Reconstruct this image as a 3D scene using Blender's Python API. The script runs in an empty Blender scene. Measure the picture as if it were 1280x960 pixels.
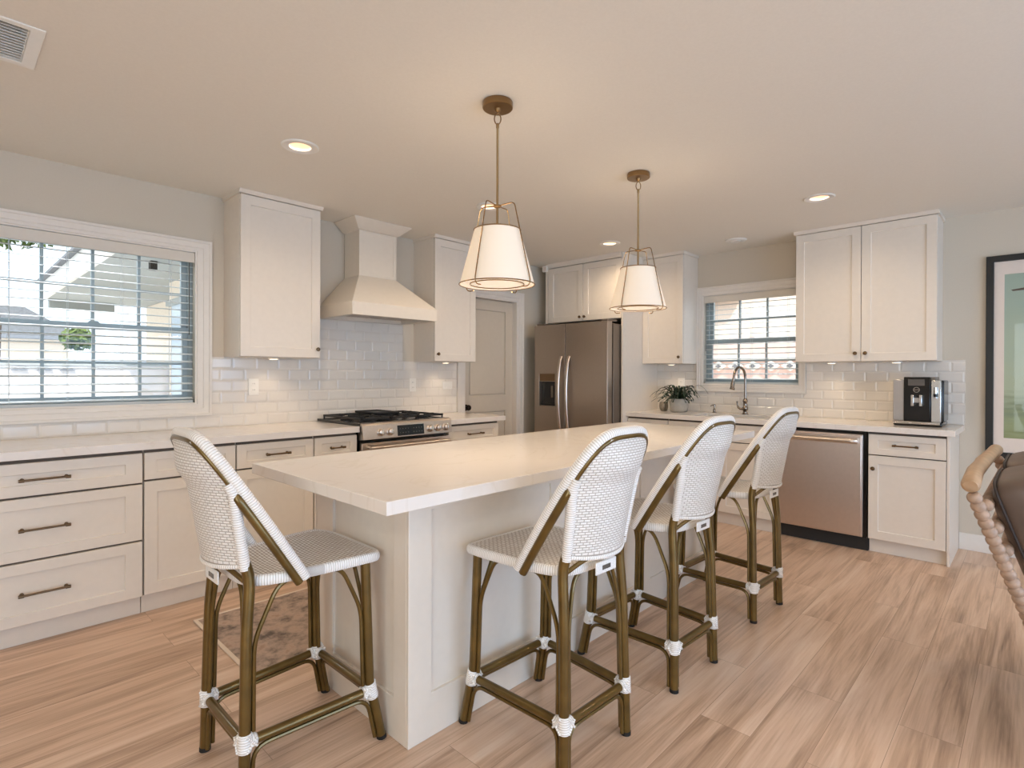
import bpy, bmesh, math, random
from mathutils import Vector, Matrix
random.seed(7)
PI = math.pi
sc = bpy.context.scene
COL = sc.collection

# ------------------------------------------------------------------ camera, world, sun, big lights, exposure
YA, XB, ZC = 3.992, 5.2495, 2.463
_ro, _pi, _cx, _f, _th, _cy, _h = 0.0036, -0.0029, 637.8121, 687.5549, 0.7647, 469.9258, 1.2771
_c, _s = math.cos, math.sin
_F = Vector((_c(_th), _s(_th), 0)); _R = Vector((_s(_th), -_c(_th), 0)); _Z = Vector((0, 0, 1))
_F1 = _F*_c(_pi)+_Z*_s(_pi); _U0 = -_F*_s(_pi)+_Z*_c(_pi)
_R1 = _R*_c(_ro)+_U0*_s(_ro); _U1 = -_R*_s(_ro)+_U0*_c(_ro)
cd = bpy.data.cameras.new('camera'); cam = bpy.data.objects.new('camera', cd); COL.objects.link(cam)
cam.matrix_world = Matrix(((_R1.x, _U1.x, -_F1.x, 0), (_R1.y, _U1.y, -_F1.y, 0), (_R1.z, _U1.z, -_F1.z, _h), (0, 0, 0, 1)))
cd.sensor_width = 36; cd.lens = _f*36/1280
cd.shift_x = (640-_cx)/1280; cd.shift_y = (_cy-480)/1280; cd.clip_start = .05
sc.camera = cam

W = bpy.data.worlds.new('sky'); sc.world = W; W.use_nodes = True
bg = W.node_tree.nodes['Background']; bg.inputs[0].default_value = (.78, .90, 1.0, 1); bg.inputs[1].default_value = 1.75

sc.view_settings.view_transform = 'Standard'; sc.view_settings.look = 'None'
sc.view_settings.gamma = 1; sc.view_settings.use_curve_mapping = False
sc.view_settings.exposure = 0.04
sc.cycles.use_denoising = True
sc.cycles.max_bounces = 10; sc.cycles.diffuse_bounces = 6; sc.cycles.caustics_reflective = False; sc.cycles.caustics_refractive = False
sc.cycles.sample_clamp_indirect = 6

def light(name, kind, loc, power, color, aim=None, **k):
    l = bpy.data.lights.new(name, kind); l.energy = power; l.color = color
    for a, b in k.items(): setattr(l, a, b)
    o = bpy.data.objects.new(name, l); COL.objects.link(o); o.location = loc
    if aim is not None: o.rotation_euler = Vector(aim).to_track_quat('-Z', 'Y').to_euler()
    return o
DAY = (.62, .79, 1.0); WARM = (1.0, .78, .55)
light('sun', 'SUN', (0, 0, 9), 5.5, (1, .95, .88), (.45, .7, -1.0), angle=.02)
# daylight entering through the glazed openings of the living room behind the camera
light('daylight_rear', 'AREA', (1.6, -3.62, 1.05), 118, (.36, .61, 1.0), (0, 1, -.10), shape='RECTANGLE', size=5.2, size_y=1.8)
light('daylight_side', 'AREA', (-2.72, -1.2, 1.25), 50, (.90, .98, .98), (1, 0, -.03), shape='RECTANGLE', size=3.0, size_y=1.9)
# added area lamps, out of view, boosting sky light through both kitchen windows
light('sky_fill_side_yard', 'AREA', (XB+1.3, 1.95, 3.1), 60, (.82, .91, 1), (-1, 0, -1.0), shape='RECTANGLE', size=1.6, size_y=1.0)
light('sky_fill_garden', 'AREA', (.65, YA+1.4, 3.1), 110, (.82, .91, 1), (0, -1, -1.0), shape='RECTANGLE', size=1.8, size_y=1.0)
CAN_POWER = 20.5

# ------------------------------------------------------------------ helpers
def lin(c):
    return tuple(((x/255)/12.92 if x <= 10 else ((x/255+.055)/1.055)**2.4) for x in c)+(1,)

class N:
    def __init__(s, name):
        s.m = bpy.data.materials.new(name); s.m.use_nodes = True; s.t = s.m.node_tree; s.b = s.t.nodes['Principled BSDF']
    def n(s, kind, **k):
        x = s.t.nodes.new('ShaderNode'+kind)
        for a, b in k.items():
            if a.startswith('i_'): x.inputs[a[2:].replace('_', ' ')].default_value = b
            else: setattr(x, a, b)
        return x
    def l(s, a, b): s.t.links.new(a, b)
    def coord(s, kind='Object', scale=(1, 1, 1), rot=(0, 0, 0)):
        c = s.n('TexCoord'); mp = s.n('Mapping'); mp.inputs['Scale'].default_value = scale; mp.inputs['Rotation'].default_value = rot
        s.l(c.outputs[kind], mp.inputs['Vector']); return mp.outputs['Vector']
    def math(s, op, a, b=0.0):
        x = s.n('Math', operation=op)
        for i, v in enumerate((a, b)):
            if isinstance(v, (int, float)): x.inputs[i].default_value = v
            else: s.l(v, x.inputs[i])
        return x.outputs[0]
    def ramp(s, src, stops):
        r = s.n('ValToRGB'); e = r.color_ramp.elements
        while len(e) < len(stops): e.new(.5)
        for k, (p, c) in zip(e, stops): k.position = p; k.color = c
        s.l(src, r.inputs[0]); return r.outputs[0]
    def bump(s, src, strength, dist=.002):
        b = s.n('Bump'); b.inputs['Strength'].default_value = strength; b.inputs['Distance'].default_value = dist
        s.l(src, b.inputs['Height']); s.l(b.outputs[0], s.b.inputs['Normal']); return b

def mat(name, c, rough=.5, metal=0, noise=0, nscale=30, bump=0, coat=0, spec=None):
    m = N(name); b = m.b
    b.inputs['Base Color'].default_value = lin(c); b.inputs['Roughness'].default_value = rough; b.inputs['Metallic'].default_value = metal
    b.inputs['Coat Weight'].default_value = coat
    if spec is not None: b.inputs['Specular IOR Level'].default_value = spec
    v = m.coord()
    t = m.n('TexNoise'); t.inputs['Scale'].default_value = nscale; t.inputs['Detail'].default_value = 3; m.l(v, t.inputs['Vector'])
    amt = noise or .015
    L = lin(c)[:3]
    m.l(m.ramp(t.outputs[0], [(.3, tuple(x*(1-amt) for x in L)+(1,)), (.7, tuple(min(1, x*(1+amt)) for x in L)+(1,))]), b.inputs['Base Color'])
    if bump: m.bump(t.outputs[0], bump)
    return m.m

def emis(name, c, strength, base=(255, 255, 255)):
    m = N(name); m.b.inputs['Base Color'].default_value = lin(base); m.b.inputs['Emission Color'].default_value = lin(c)
    m.b.inputs['Emission Strength'].default_value = strength; m.b.inputs['Roughness'].default_value = .8; return m.m

class MB:
    def __init__(s): s.v = []; s.f = []; s.uv = []
    def add(s, vs, fs, uvs=None):
        o = len(s.v); s.v += [tuple(p) for p in vs]
        for i, f in enumerate(fs):
            s.f.append(tuple(o+k for k in f)); s.uv.append([uvs[k] for k in f] if uvs else None)
        return s
    def box(s, x0, x1, y0, y1, z0, z1):
        x0, x1 = sorted((x0, x1)); y0, y1 = sorted((y0, y1)); z0, z1 = sorted((z0, z1))
        p = [(x, y, z) for z in (z0, z1) for y in (y0, y1) for x in (x0, x1)]
        return s.add(p, [(0, 2, 3, 1), (4, 5, 7, 6), (0, 1, 5, 4), (2, 6, 7, 3), (0, 4, 6, 2), (1, 3, 7, 5)])
    def hexa(s, a, b):  # two quads (lists of 4 points), joined
        return s.add(a+b, [(3, 2, 1, 0), (4, 5, 6, 7)]+[(i, (i+1) % 4, 4+(i+1) % 4, 4+i) for i in range(4)])
    def tube(s, pts, r, n=10, closed=False, caps=True, up=None, flat=None):
        pts = [Vector(p) for p in pts]; m = len(pts); rs = r if isinstance(r, (list, tuple)) else [r]*m
        T = []
        for i in range(m):
            a = pts[(i-1) % m] if (closed or i > 0) else pts[0]; b = pts[(i+1) % m] if (closed or i < m-1) else pts[-1]
            T.append((b-a).normalized())
        u = Vector(up) if up else (Vector((0, 0, 1)) if abs(T[0].z) < .9 else Vector((1, 0, 0)))
        vs = []; uv = []; L = 0
        for i in range(m):
            if i: L += (pts[i]-pts[i-1]).length
            if not up or flat is None:
                u = (u-T[i]*u.dot(T[i])).normalized()
            else:
                u = Vector(up); u = (u-T[i]*u.dot(T[i])).normalized()
            w = T[i].cross(u)
            fa, fb = flat if flat else (1, 1)
            for k in range(n):
                a = 2*PI*k/n; vs.append(pts[i]+(u*_c(a)*fa+w*_s(a)*fb)*rs[i]); uv.append((k/n*.1, L))
        fs = []
        for i in range(m if closed else m-1):
            j = (i+1) % m
            for k in range(n):
                k2 = (k+1) % n; fs.append((i*n+k, i*n+k2, j*n+k2, j*n+k))
        if caps and not closed: fs += [tuple(range(n))[::-1], tuple((m-1)*n+k for k in range(n))]
        return s.add(vs, fs, uv)
    def cyl(s, a, b, r, n=16, r2=None): return s.tube([a, b], [r, r if r2 is None else r2], n)
    def lathe(s, c, prof, n=32, axis='z', closed=False):
        c = Vector(c); vs = []; m = len(prof); fs = []
        for r, h in prof:
            for k in range(n):
                a = 2*PI*k/n; p = (r*_c(a), r*_s(a), h)
                if axis == 'x': p = (h, r*_c(a), r*_s(a))
                if axis == 'y': p = (r*_c(a), h, r*_s(a))
                vs.append(c+Vector(p))
        for i in range(m-1 if not closed else m):
            j = (i+1) % m
            for k in range(n):
                k2 = (k+1) % n; fs.append((i*n+k, i*n+k2, j*n+k2, j*n+k))
        if not closed:
            if prof[0][0] > 0: fs.append(tuple(range(n))[::-1])
            if prof[-1][0] > 0: fs.append(tuple((m-1)*n+k for k in range(n)))
        return s.add(vs, fs)
    def prism(s, poly, ext, mp):  # poly in (u,v), extruded ext=(w0,w1); mp(u,v,w)->xyz
        n = len(poly); vs = [mp(u, v, ext[0]) for u, v in poly]+[mp(u, v, ext[1]) for u, v in poly]
        return s.add(vs, [tuple(range(n))[::-1], tuple(range(n, 2*n))]+[(i, (i+1) % n, n+(i+1) % n, n+i) for i in range(n)])
    def relief(s, us, vs, D, back, mp):  # D[i][j] height of a cell or None (hole)
        idx = {}; P = []; fs = []
        def V(u, v, d):
            k = (round(u, 5), round(v, 5), round(d, 5))
            if k not in idx: idx[k] = len(P); P.append(mp(u, v, d))
            return idx[k]
        nu, nv = len(us)-1, len(vs)-1
        H = lambda i, j: D[i][j] if 0 <= i < nu and 0 <= j < nv and D[i][j] is not None else None
        for i in range(nu):
            for j in range(nv):
                h = H(i, j)
                if h is None: continue
                a, b, c, d = us[i], us[i+1], vs[j], vs[j+1]
                fs.append((V(a, c, h), V(b, c, h), V(b, d, h), V(a, d, h)))
                fs.append((V(a, d, back), V(b, d, back), V(b, c, back), V(a, c, back)))
        for i in range(nu+1):
            for j in range(nv):
                h1, h2 = H(i-1, j), H(i, j)
                if h1 == h2: continue
                h1 = back if h1 is None else h1; h2 = back if h2 is None else h2
                u = us[i]; fs.append((V(u, vs[j], h1), V(u, vs[j], h2), V(u, vs[j+1], h2), V(u, vs[j+1], h1)))
        for i in range(nu):
            for j in range(nv+1):
                h1, h2 = H(i, j-1), H(i, j)
                if h1 == h2: continue
                h1 = back if h1 is None else h1; h2 = back if h2 is None else h2
                v = vs[j]; fs.append((V(us[i], v, h1), V(us[i+1], v, h1), V(us[i+1], v, h2), V(us[i], v, h2)))
        return s.add(P, fs)
    def grid(s, P, uvs=None, closed_u=False):  # P[i][j] points
        n, m = len(P), len(P[0]); vs = [p for r in P for p in r]
        uv = [q for r in uvs for q in r] if uvs else None
        fs = [(i*m+j, i*m+j+1, ((i+1) % n)*m+j+1, ((i+1) % n)*m+j) for i in range(n if closed_u else n-1) for j in range(m-1)]
        return s.add(vs, fs, uv)
    def build(s, name, m, parent=None, bevel=0, smooth=35, seg=2, fix=True, off=None):
        me = bpy.data.meshes.new(name)
        o0 = Vector(off) if off is not None else (ORIG.get(root_of(parent)) if parent else None)
        if o0 is None: o0 = Vector((0, 0, 0))
        me.from_pydata([tuple(Vector(p)-o0) for p in s.v], [], s.f)
        if any(s.uv):
            L = me.uv_layers.new(name='UVMap'); k = 0
            for u in s.uv:
                for q in (u or []): L.data[k].uv = q; k += 1
                if not u: k += 0
        if fix:
            bm = bmesh.new(); bm.from_mesh(me); bmesh.ops.recalc_face_normals(bm, faces=bm.faces); bm.to_mesh(me); bm.free()
        me.polygons.foreach_set('use_smooth', [True]*len(me.polygons)); me.set_sharp_from_angle(angle=math.radians(smooth))
        me.materials.append(m)
        o = bpy.data.objects.new(name, me); COL.objects.link(o)
        if parent: o.parent = parent
        elif off is not None: o.location = o0
        if bevel:
            b = o.modifiers.new('bevel', 'BEVEL'); b.width = bevel; b.segments = seg; b.limit_method = 'ANGLE'; b.angle_limit = math.radians(40); b.harden_normals = False
        return o

ORIG = {}
def root_of(o):
    while o.parent: o = o.parent
    return o.name
def thing(name, label, cat, loc=(0, 0, 0), rz=0, group=None, local=False):
    o = bpy.data.objects.new(name, None); COL.objects.link(o); o.location = loc; o.rotation_euler = (0, 0, rz); o.empty_display_size = .05
    o['label'] = label; o['category'] = cat
    if group: o['group'] = group
    ORIG[o.name] = None if local else Vector(loc)
    return o
def tag(o, label, cat, group=None):
    o['label'] = label; o['category'] = cat
    if group: o['group'] = group
    return o
def struct(o): o['kind'] = 'structure'; return o
def fillet(pts, r, n=6, closed=False):
    pts = [Vector(p) for p in pts]; out = []; m = len(pts)
    for i, p in enumerate(pts):
        if not closed and i in (0, m-1): out.append(p); continue
        a, b = pts[(i-1) % m], pts[(i+1) % m]; ra = min(r, (a-p).length*.49); rb = min(r, (b-p).length*.49)
        A = p+(a-p).normalized()*ra; B = p+(b-p).normalized()*rb
        for k in range(n+1):
            t = k/n; out.append(A*(1-t)**2+p*2*t*(1-t)+B*t*t)
    return out
def text_mesh(name, txt, size, m, parent, M, ext=.0006):
    cu = bpy.data.curves.new(name, 'FONT'); cu.body = txt; cu.size = size; cu.extrude = ext; cu.align_x = 'CENTER'; cu.align_y = 'CENTER'
    t = bpy.data.objects.new(name, cu); COL.objects.link(t)
    dg = bpy.context.evaluated_depsgraph_get(); me = bpy.data.meshes.new_from_object(t.evaluated_get(dg)); bpy.data.objects.remove(t)
    me.transform(M); o = bpy.data.objects.new(name, me); COL.objects.link(o); me.materials.append(m); o.parent = parent; return o

mapA = lambda Y: (lambda u, v, d: (u, Y-d, v))       # plane facing -y, height d towards the room
mapB = lambda X: (lambda u, v, d: (X-d, u, v))       # plane facing -x

# ------------------------------------------------------------------ materials
M = {}
M['cab'] = mat('cabinet_white_paint', (225, 216, 204), .36)
M['wall'] = mat('wall_greige_paint', (204, 195, 180), .85, bump=.05, nscale=120)
M['ceil'] = mat('ceiling_paint', (230, 225, 215), .9, bump=.03, nscale=90)
M['trim'] = mat('trim_white_paint', (226, 220, 212), .42)
M['door'] = mat('door_paint', (208, 197, 180), .45)
def brushed(m_, a=.75, rot=0.0):
    b = m_.node_tree.nodes['Principled BSDF']; b.inputs['Anisotropic'].default_value = a; b.inputs['Anisotropic Rotation'].default_value = rot; return m_
M['steel'] = mat('brushed_steel', (214, 202, 190), .30, 1, .03, 60)
M['fridge'] = mat('fridge_steel', (172, 160, 148), .36, 1, .02, 60)
M['fridge_side'] = mat('fridge_side_grey', (128, 116, 104), .4, .6)
M['chrome'] = mat('chrome', (215, 212, 208), .12, 1)
M['nickel'] = mat('polished_nickel', (150, 138, 126), .18, 1)
M['bronze'] = mat('bronze_hardware', (112, 92, 70), .32, 1)
M['brass'] = mat('aged_brass', (150, 122, 86), .3, 1)
M['black'] = mat('black_gloss', (14, 13, 13), .18)
M['iron'] = mat('cast_iron', (18, 17, 17), .5)
M['gap'] = mat('dark_recess', (40, 36, 33), .7)
M['gap_shade'] = mat('painted_gap_shade', (96, 86, 78), .8)  # flat dark tone standing in for shade in the gaps between fronts
M['cane'] = mat('bronze_lacquered_cane', (108, 86, 42), .28, .6, .22, 14, coat=.3)
M['rubber'] = mat('black_rubber', (20, 19, 18), .7)
M['plastic'] = mat('white_plastic', (235, 232, 226), .35)
M['vinyl'] = mat('window_vinyl', (158, 168, 170), .4)
M['valance'] = mat('valance_white', (214, 207, 196), .5)
M['slat'] = mat('blind_slat_white', (196, 202, 202), .45)
M['pot'] = mat('stone_grey_pot', (176, 170, 160), .7, noise=.06)
M['leaf'] = mat('dark_green_leaf', (26, 46, 28), .4, noise=.25)
M['leather'] = mat('taupe_leather', (98, 82, 72), .5, noise=.18, nscale=9, bump=.25)
M['piping'] = mat('dark_piping', (52, 44, 42), .6)
M['bead'] = mat('limed_wood', (166, 140, 120), .5, noise=.2, nscale=40)
M['railwood'] = mat('pale_oak_rail', (178, 146, 114), .45, noise=.14, nscale=22)
M['frame'] = mat('black_picture_frame', (16, 14, 13), .4)
M['matboard'] = mat('picture_mat', (226, 214, 204), .8)
M['stucco'] = mat('stucco', (236, 224, 208), .9, noise=.05)
M['block'] = mat('garden_wall_block', (226, 222, 222), .9, noise=.08, nscale=6)
M['pinkblock'] = mat('pink_garden_wall', (232, 204, 196), .9, noise=.06, nscale=6)
M['roofgrey'] = mat('roof_shingle', (120, 124, 130), .9, noise=.15, nscale=20)
M['soffit'] = mat('soffit_grey', (168, 172, 170), .8)
M['concrete'] = mat('outside_concrete', (222, 219, 214), .9, noise=.08, nscale=4)
M['treeleaf'] = mat('tree_leaf', (96, 116, 52), .6, noise=.3, nscale=6)
M['bark'] = mat('tree_bark', (88, 74, 62), .9, noise=.2)
M['silver'] = mat('silver_plastic', (176, 172, 170), .35, .7)
M['screen'] = mat('grey_display_glass', (92, 88, 84), .15)
M['white_lash'] = mat('white_lashing', (228, 226, 224), .6, noise=.1, nscale=200)
M['canglow'] = emis('downlight_glow', (255, 228, 204), 1.5)
M['canbaffle'] = emis('downlight_baffle', (255, 196, 150), .35, (240, 220, 200))
M['puck'] = emis('puck_glow', (255, 226, 188), 3.0)
M['diffuser'] = emis('pendant_diffuser', (255, 222, 182), .42)

# quartz
m = N('white_quartz'); v = m.coord(); w = m.n('TexNoise'); w.inputs['Scale'].default_value = 1.6; w.inputs['Detail'].default_value = 8; w.inputs['Distortion'].default_value = 1.6; m.l(v, w.inputs['Vector'])
m.l(m.ramp(w.outputs[0], [(.0, lin((229, 222, 215))), (.485, lin((229, 222, 215))), (.5, lin((224, 216, 207))), (.515, lin((229, 222, 215))), (1, lin((230, 224, 218)))]), m.b.inputs['Base Color'])
m.b.inputs['Roughness'].default_value = .16; m.b.inputs['Specular IOR Level'].default_value = .35; M['quartz'] = m.m

# bevelled subway tile: object coordinates, axis u
def tile_mat(name, axis):
    m = N(name); c = m.n('TexCoord'); sp = m.n('SeparateXYZ'); m.l(c.outputs['Object'], sp.inputs[0]); cb = m.n('CombineXYZ')
    m.l(sp.outputs[axis], cb.inputs[0]); m.l(m.math('SUBTRACT', sp.outputs[2], .915), cb.inputs[1])
    def brick(ms, sm):
        b = m.n('TexBrick'); b.offset = .5; b.inputs['Scale'].default_value = 1; b.inputs['Brick Width'].default_value = .156; b.inputs['Row Height'].default_value = .0785
        b.inputs['Mortar Size'].default_value = ms; b.inputs['Mortar Smooth'].default_value = sm
        b.inputs['Color1'].default_value = lin((226, 220, 212)); b.inputs['Color2'].default_value = lin((222, 216, 208)); b.inputs['Mortar'].default_value = lin((217, 210, 201)); m.l(cb.outputs[0], b.inputs[0]); return b
    b1 = brick(.0016, .1); m.l(b1.outputs['Color'], m.b.inputs['Base Color'])
    b2 = brick(.013, 1.0); inv = m.math('SUBTRACT', 1.0, b2.outputs['Fac']); bp = m.bump(inv, .55, .005)
    m.b.inputs['Roughness'].default_value = .12; return m.m
M['tileA'] = tile_mat('subway_tile_a', 0); M['tileB'] = tile_mat('subway_tile_b', 1)

# plank floor running along x
m = N('wood_plank_floor'); c = m.n('TexCoord')
bk = m.n('TexBrick'); bk.offset = .37; bk.inputs['Scale'].default_value = 1; bk.inputs['Brick Width'].default_value = 1.22; bk.inputs['Row Height'].default_value = .182
bk.inputs['Mortar Size'].default_value = .0009; bk.inputs['Mortar Smooth'].default_value = .3; bk.inputs['Color1'].default_value = (0, 0, 0, 1); bk.inputs['Color2'].default_value = (1, 1, 1, 1); bk.inputs['Mortar'].default_value = (.5, .5, .5, 1)
m.l(c.outputs['Object'], bk.inputs[0])
mp = m.n('Mapping'); mp.inputs['Scale'].default_value = (.6, 7.5, 1); m.l(c.outputs['Object'], mp.inputs['Vector'])
ad = m.n('VectorMath', operation='MULTIPLY_ADD'); m.l(bk.outputs['Color'], ad.inputs[0]); ad.inputs[1].default_value = (7, 3, 0); m.l(mp.outputs[0], ad.inputs[2])
n1 = m.n('TexNoise'); n1.inputs['Scale'].default_value = 1.5; n1.inputs['Detail'].default_value = 6; n1.inputs['Roughness'].default_value = .58; n1.inputs['Distortion'].default_value = 1.0; m.l(ad.outputs[0], n1.inputs['Vector'])
mp2 = m.n('Mapping'); mp2.inputs['Scale'].default_value = (1.8, 80, 1); m.l(c.outputs['Object'], mp2.inputs['Vector'])
n2 = m.n('TexNoise'); n2.inputs['Scale'].default_value = 1.6; n2.inputs['Detail'].default_value = 8; n2.inputs['Distortion'].default_value = .35; m.l(mp2.outputs[0], n2.inputs['Vector'])
tone = m.math('ADD', m.math('MULTIPLY', n1.outputs[0], .72), m.math('ADD', m.math('MULTIPLY', bk.outputs['Color'], .07), m.math('MULTIPLY', n2.outputs[0], .24)))
colr = m.ramp(tone, [(.30, lin((138, 112, 93))), (.43, lin((184, 154, 130))), (.54, lin((210, 180, 156))), (.70, lin((226, 203, 183)))])
mx = m.n('Mix', data_type='RGBA'); m.l(bk.outputs['Fac'], mx.inputs['Factor']); m.l(colr, mx.inputs['A']); mx.inputs['B'].default_value = lin((150, 122, 100))
m.l(mx.outputs['Result'], m.b.inputs['Base Color']); m.b.inputs['Roughness'].default_value = .34; m.b.inputs['Specular IOR Level'].default_value = .4
m.bump(n2.outputs[0], .10, .002); M['floor'] = m.m

# rug
m = N('distressed_rug'); v = m.coord(); a = m.n('TexNoise'); a.inputs['Scale'].default_value = 9; a.inputs['Detail'].default_value = 8; a.inputs['Roughness'].default_value = .72; m.l(v, a.inputs['Vector'])
m.l(m.ramp(a.outputs[0], [(.36, lin((104, 92, 86))), (.47, lin((160, 142, 130))), (.56, lin((186, 162, 146))), (.68, lin((160, 134, 118)))]), m.b.inputs['Base Color'])
m.b.inputs['Roughness'].default_value = .95; m.bump(a.outputs[0], .4, .004); M['rug'] = m.m
M['rugedge'] = mat('cream_rug_binding', (222, 206, 190), .9)

# woven cane and wraps (UV in metres)
def weave(name, c1, c2, gap, bw, rh, ms, rot=0):
    m = N(name); v = m.coord('UV', rot=(0, 0, rot)); b = m.n('TexBrick'); b.offset = .5; b.inputs['Scale'].default_value = 1
    b.inputs['Brick Width'].default_value = bw; b.inputs['Row Height'].default_value = rh; b.inputs['Mortar Size'].default_value = ms; b.inputs['Mortar Smooth'].default_value = .8
    b.inputs['Color1'].default_value = lin(c1); b.inputs['Color2'].default_value = lin(c2); b.inputs['Mortar'].default_value = lin(gap); m.l(v, b.inputs[0]); m.l(b.outputs['Color'], m.b.inputs['Base Color'])
    m.bump(m.math('SUBTRACT', 1.0, b.outputs['Fac']), .8, .002); m.b.inputs['Roughness'].default_value = .45; return m.m
M['seatweave'] = weave('woven_seat', (244, 242, 238), (232, 227, 220), (160, 146, 134), .020, .0115, .0026)
M['backweave'] = weave('woven_back', (242, 240, 237), (234, 231, 227), (182, 173, 164), .019, .0085, .0019)
def wrapm(name, c1, c2, period):
    m = N(name); c = m.n('TexCoord'); sp = m.n('SeparateXYZ'); m.l(c.outputs['UV'], sp.inputs[0])
    sn = m.math('SINE', m.math('MULTIPLY', sp.outputs[1], 2*PI/period)); h = m.math('MULTIPLY_ADD', sn, .5); h.node.inputs[2].default_value = .5
    m.l(m.ramp(h, [(0, lin(c2)), (.35, lin(c1)), (1, lin(c1))]), m.b.inputs['Base Color']); m.bump(h, .6, .0015); m.b.inputs['Roughness'].default_value = .45; return m.m
M['wrap'] = wrapm('white_cane_wrap', (242, 240, 237), (196, 188, 180), .0075)

# lamp shade linen, lit from within
m = N('linen_shade'); v = m.coord(scale=(1, 1, 1)); a = m.n('TexNoise'); a.inputs['Scale'].default_value = 60; m.l(v, a.inputs['Vector'])
m.b.inputs['Base Color'].default_value = lin((240, 228, 212)); m.b.inputs['Roughness'].default_value = .9
m.b.inputs['Emission Color'].default_value = lin((255, 222, 184)); m.b.inputs['Emission Strength'].default_value = .22; m.bump(a.outputs[0], .1); M['shade'] = m.m

# glass
m = bpy.data.materials.new('window_glass'); m.use_nodes = True; t = m.node_tree; t.nodes.clear(); o = t.nodes.new('ShaderNodeOutputMaterial'); mx = t.nodes.new('ShaderNodeMixShader'); tr = t.nodes.new('ShaderNodeBsdfTransparent'); gl = t.nodes.new('ShaderNodeBsdfGlossy'); fr = t.nodes.new('ShaderNodeFresnel')
gl.inputs['Roughness'].default_value = .02; ge = t.nodes.new('ShaderNodeNewGeometry'); ir = t.nodes.new('ShaderNodeMapRange'); ir.inputs['To Min'].default_value = 1.45; ir.inputs['To Max'].default_value = 1/1.45; t.links.new(ge.outputs['Backfacing'], ir.inputs['Value']); t.links.new(ir.outputs[0], fr.inputs['IOR']); t.links.new(fr.outputs[0], mx.inputs[0]); t.links.new(tr.outputs[0], mx.inputs[1]); t.links.new(gl.outputs[0], mx.inputs[2]); t.links.new(mx.outputs[0], o.inputs[0]); M['glass'] = m
# abstract landscape print
m = N('abstract_print'); c = m.n('TexCoord'); sp = m.n('SeparateXYZ'); m.l(c.outputs['Object'], sp.inputs[0])
mp = m.n('Mapping'); mp.inputs['Scale'].default_value = (1, 2.0, 14); m.l(c.outputs['Object'], mp.inputs['Vector']); a = m.n('TexNoise'); a.inputs['Scale'].default_value = 2.2; a.inputs['Detail'].default_value = 6; m.l(mp.outputs[0], a.inputs['Vector'])
z = m.math('ADD', sp.outputs[2], m.math('MULTIPLY', m.math('SUBTRACT', a.outputs[0], .5), .35))
m.l(m.ramp(m.math('DIVIDE', z, 1.15), [(0, lin((150, 142, 84))), (.1, lin((118, 128, 78))), (.2, lin((140, 152, 112))), (.3, lin((120, 134, 104))), (.42, lin((160, 172, 144))), (.75, lin((158, 174, 154))), (1, lin((150, 170, 156)))]), m.b.inputs['Base Color']); m.b.inputs['Roughness'].default_value = .3; M['print'] = m.m

# ------------------------------------------------------------------ room shell
X0, Y0 = -2.6, -3.5
m = MB().box(X0-.2, XB+.2, Y0-.2, YA+.2, -.12, 0); struct(m.build('floor', M['floor']))
def slab(name, m_, mp, us, vs, holes, back, front=0.0):
    U = sorted(set(us+[h[0] for h in holes]+[h[1] for h in holes])); V = sorted(set(vs+[h[2] for h in holes]+[h[3] for h in holes]))
    D = [[(None if any(h[0] < (U[i]+U[i+1])/2 < h[1] and h[2] < (V[j]+V[j+1])/2 < h[3] for h in holes) else front) for j in range(len(V)-1)] for i in range(len(U)-1)]
    return struct(MB().relief(U, V, D, back, mp).build(name, m_))
WA = (.118, 1.182, 1.075, 2.078); WB = (1.512, 2.398, 1.185, 2.062)
DR = (3.515, 4.262, 0, 2.05)
slab('wall_left', M['wall'], mapA(YA), [X0-.2, XB+.2], [0, ZC], [WA, DR], -.16)
slab('wall_back', M['wall'], mapB(XB), [Y0-.2, YA], [0, ZC], [WB], -.16)
slab('wall_front', M['wall'], lambda u, v, d: (u, Y0+d, v), [X0-.2, XB+.2], [0, ZC], [(-1.0, 4.2, .1, 2.15)], -.12)
slab('wall_side', M['wall'], lambda u, v, d: (X0+d, u, v), [Y0, YA], [0, ZC], [(-2.7, .3, .3, 2.2)], -.12)
CANS = [(1.312, 2.785), (2.699, 2.80), (4.199, 2.793), (4.072, 1.058), (.2, -.55), (2.2, -.9), (4.1, -.9), (-1.3, 2.785), (.2, -2.2), (2.2, -2.4), (4.1, -2.4), (-1.4, .6)]
hs = [(x-.058, x+.058, y-.058, y+.058) for x, y in CANS]+[(-.10, .225, 2.515, 2.805)]
slab('ceiling', M['ceil'], lambda u, v, d: (u, v, ZC-d), [X0-.2, XB+.2], [Y0-.2, YA+.2], hs, -.22)
MB().box(X0-.3, XB+.3, Y0-2.2, YA+.45, ZC+.24, ZC+.34).build('roof', M['roofgrey'])['kind'] = 'structure'  # house roof; rear overhang added, out of view, to keep the sun out
# baseboard at the back wall
def baseboard(name, pts_poly, ext, mp): struct(MB().prism(pts_poly, ext, mp).build(name, M['trim'], bevel=.002))
BBP = [(0, 0), (.016, 0), (.016, .085), (.011, .1), (.008, .118), (0, .122)]
baseboard('baseboard_back', BBP, (Y0, .418), lambda u, v, w: (XB-u, w, v))
baseboard('baseboard_left', BBP, (4.36, 4.56), lambda u, v, w: (w, YA-u, v))

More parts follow.
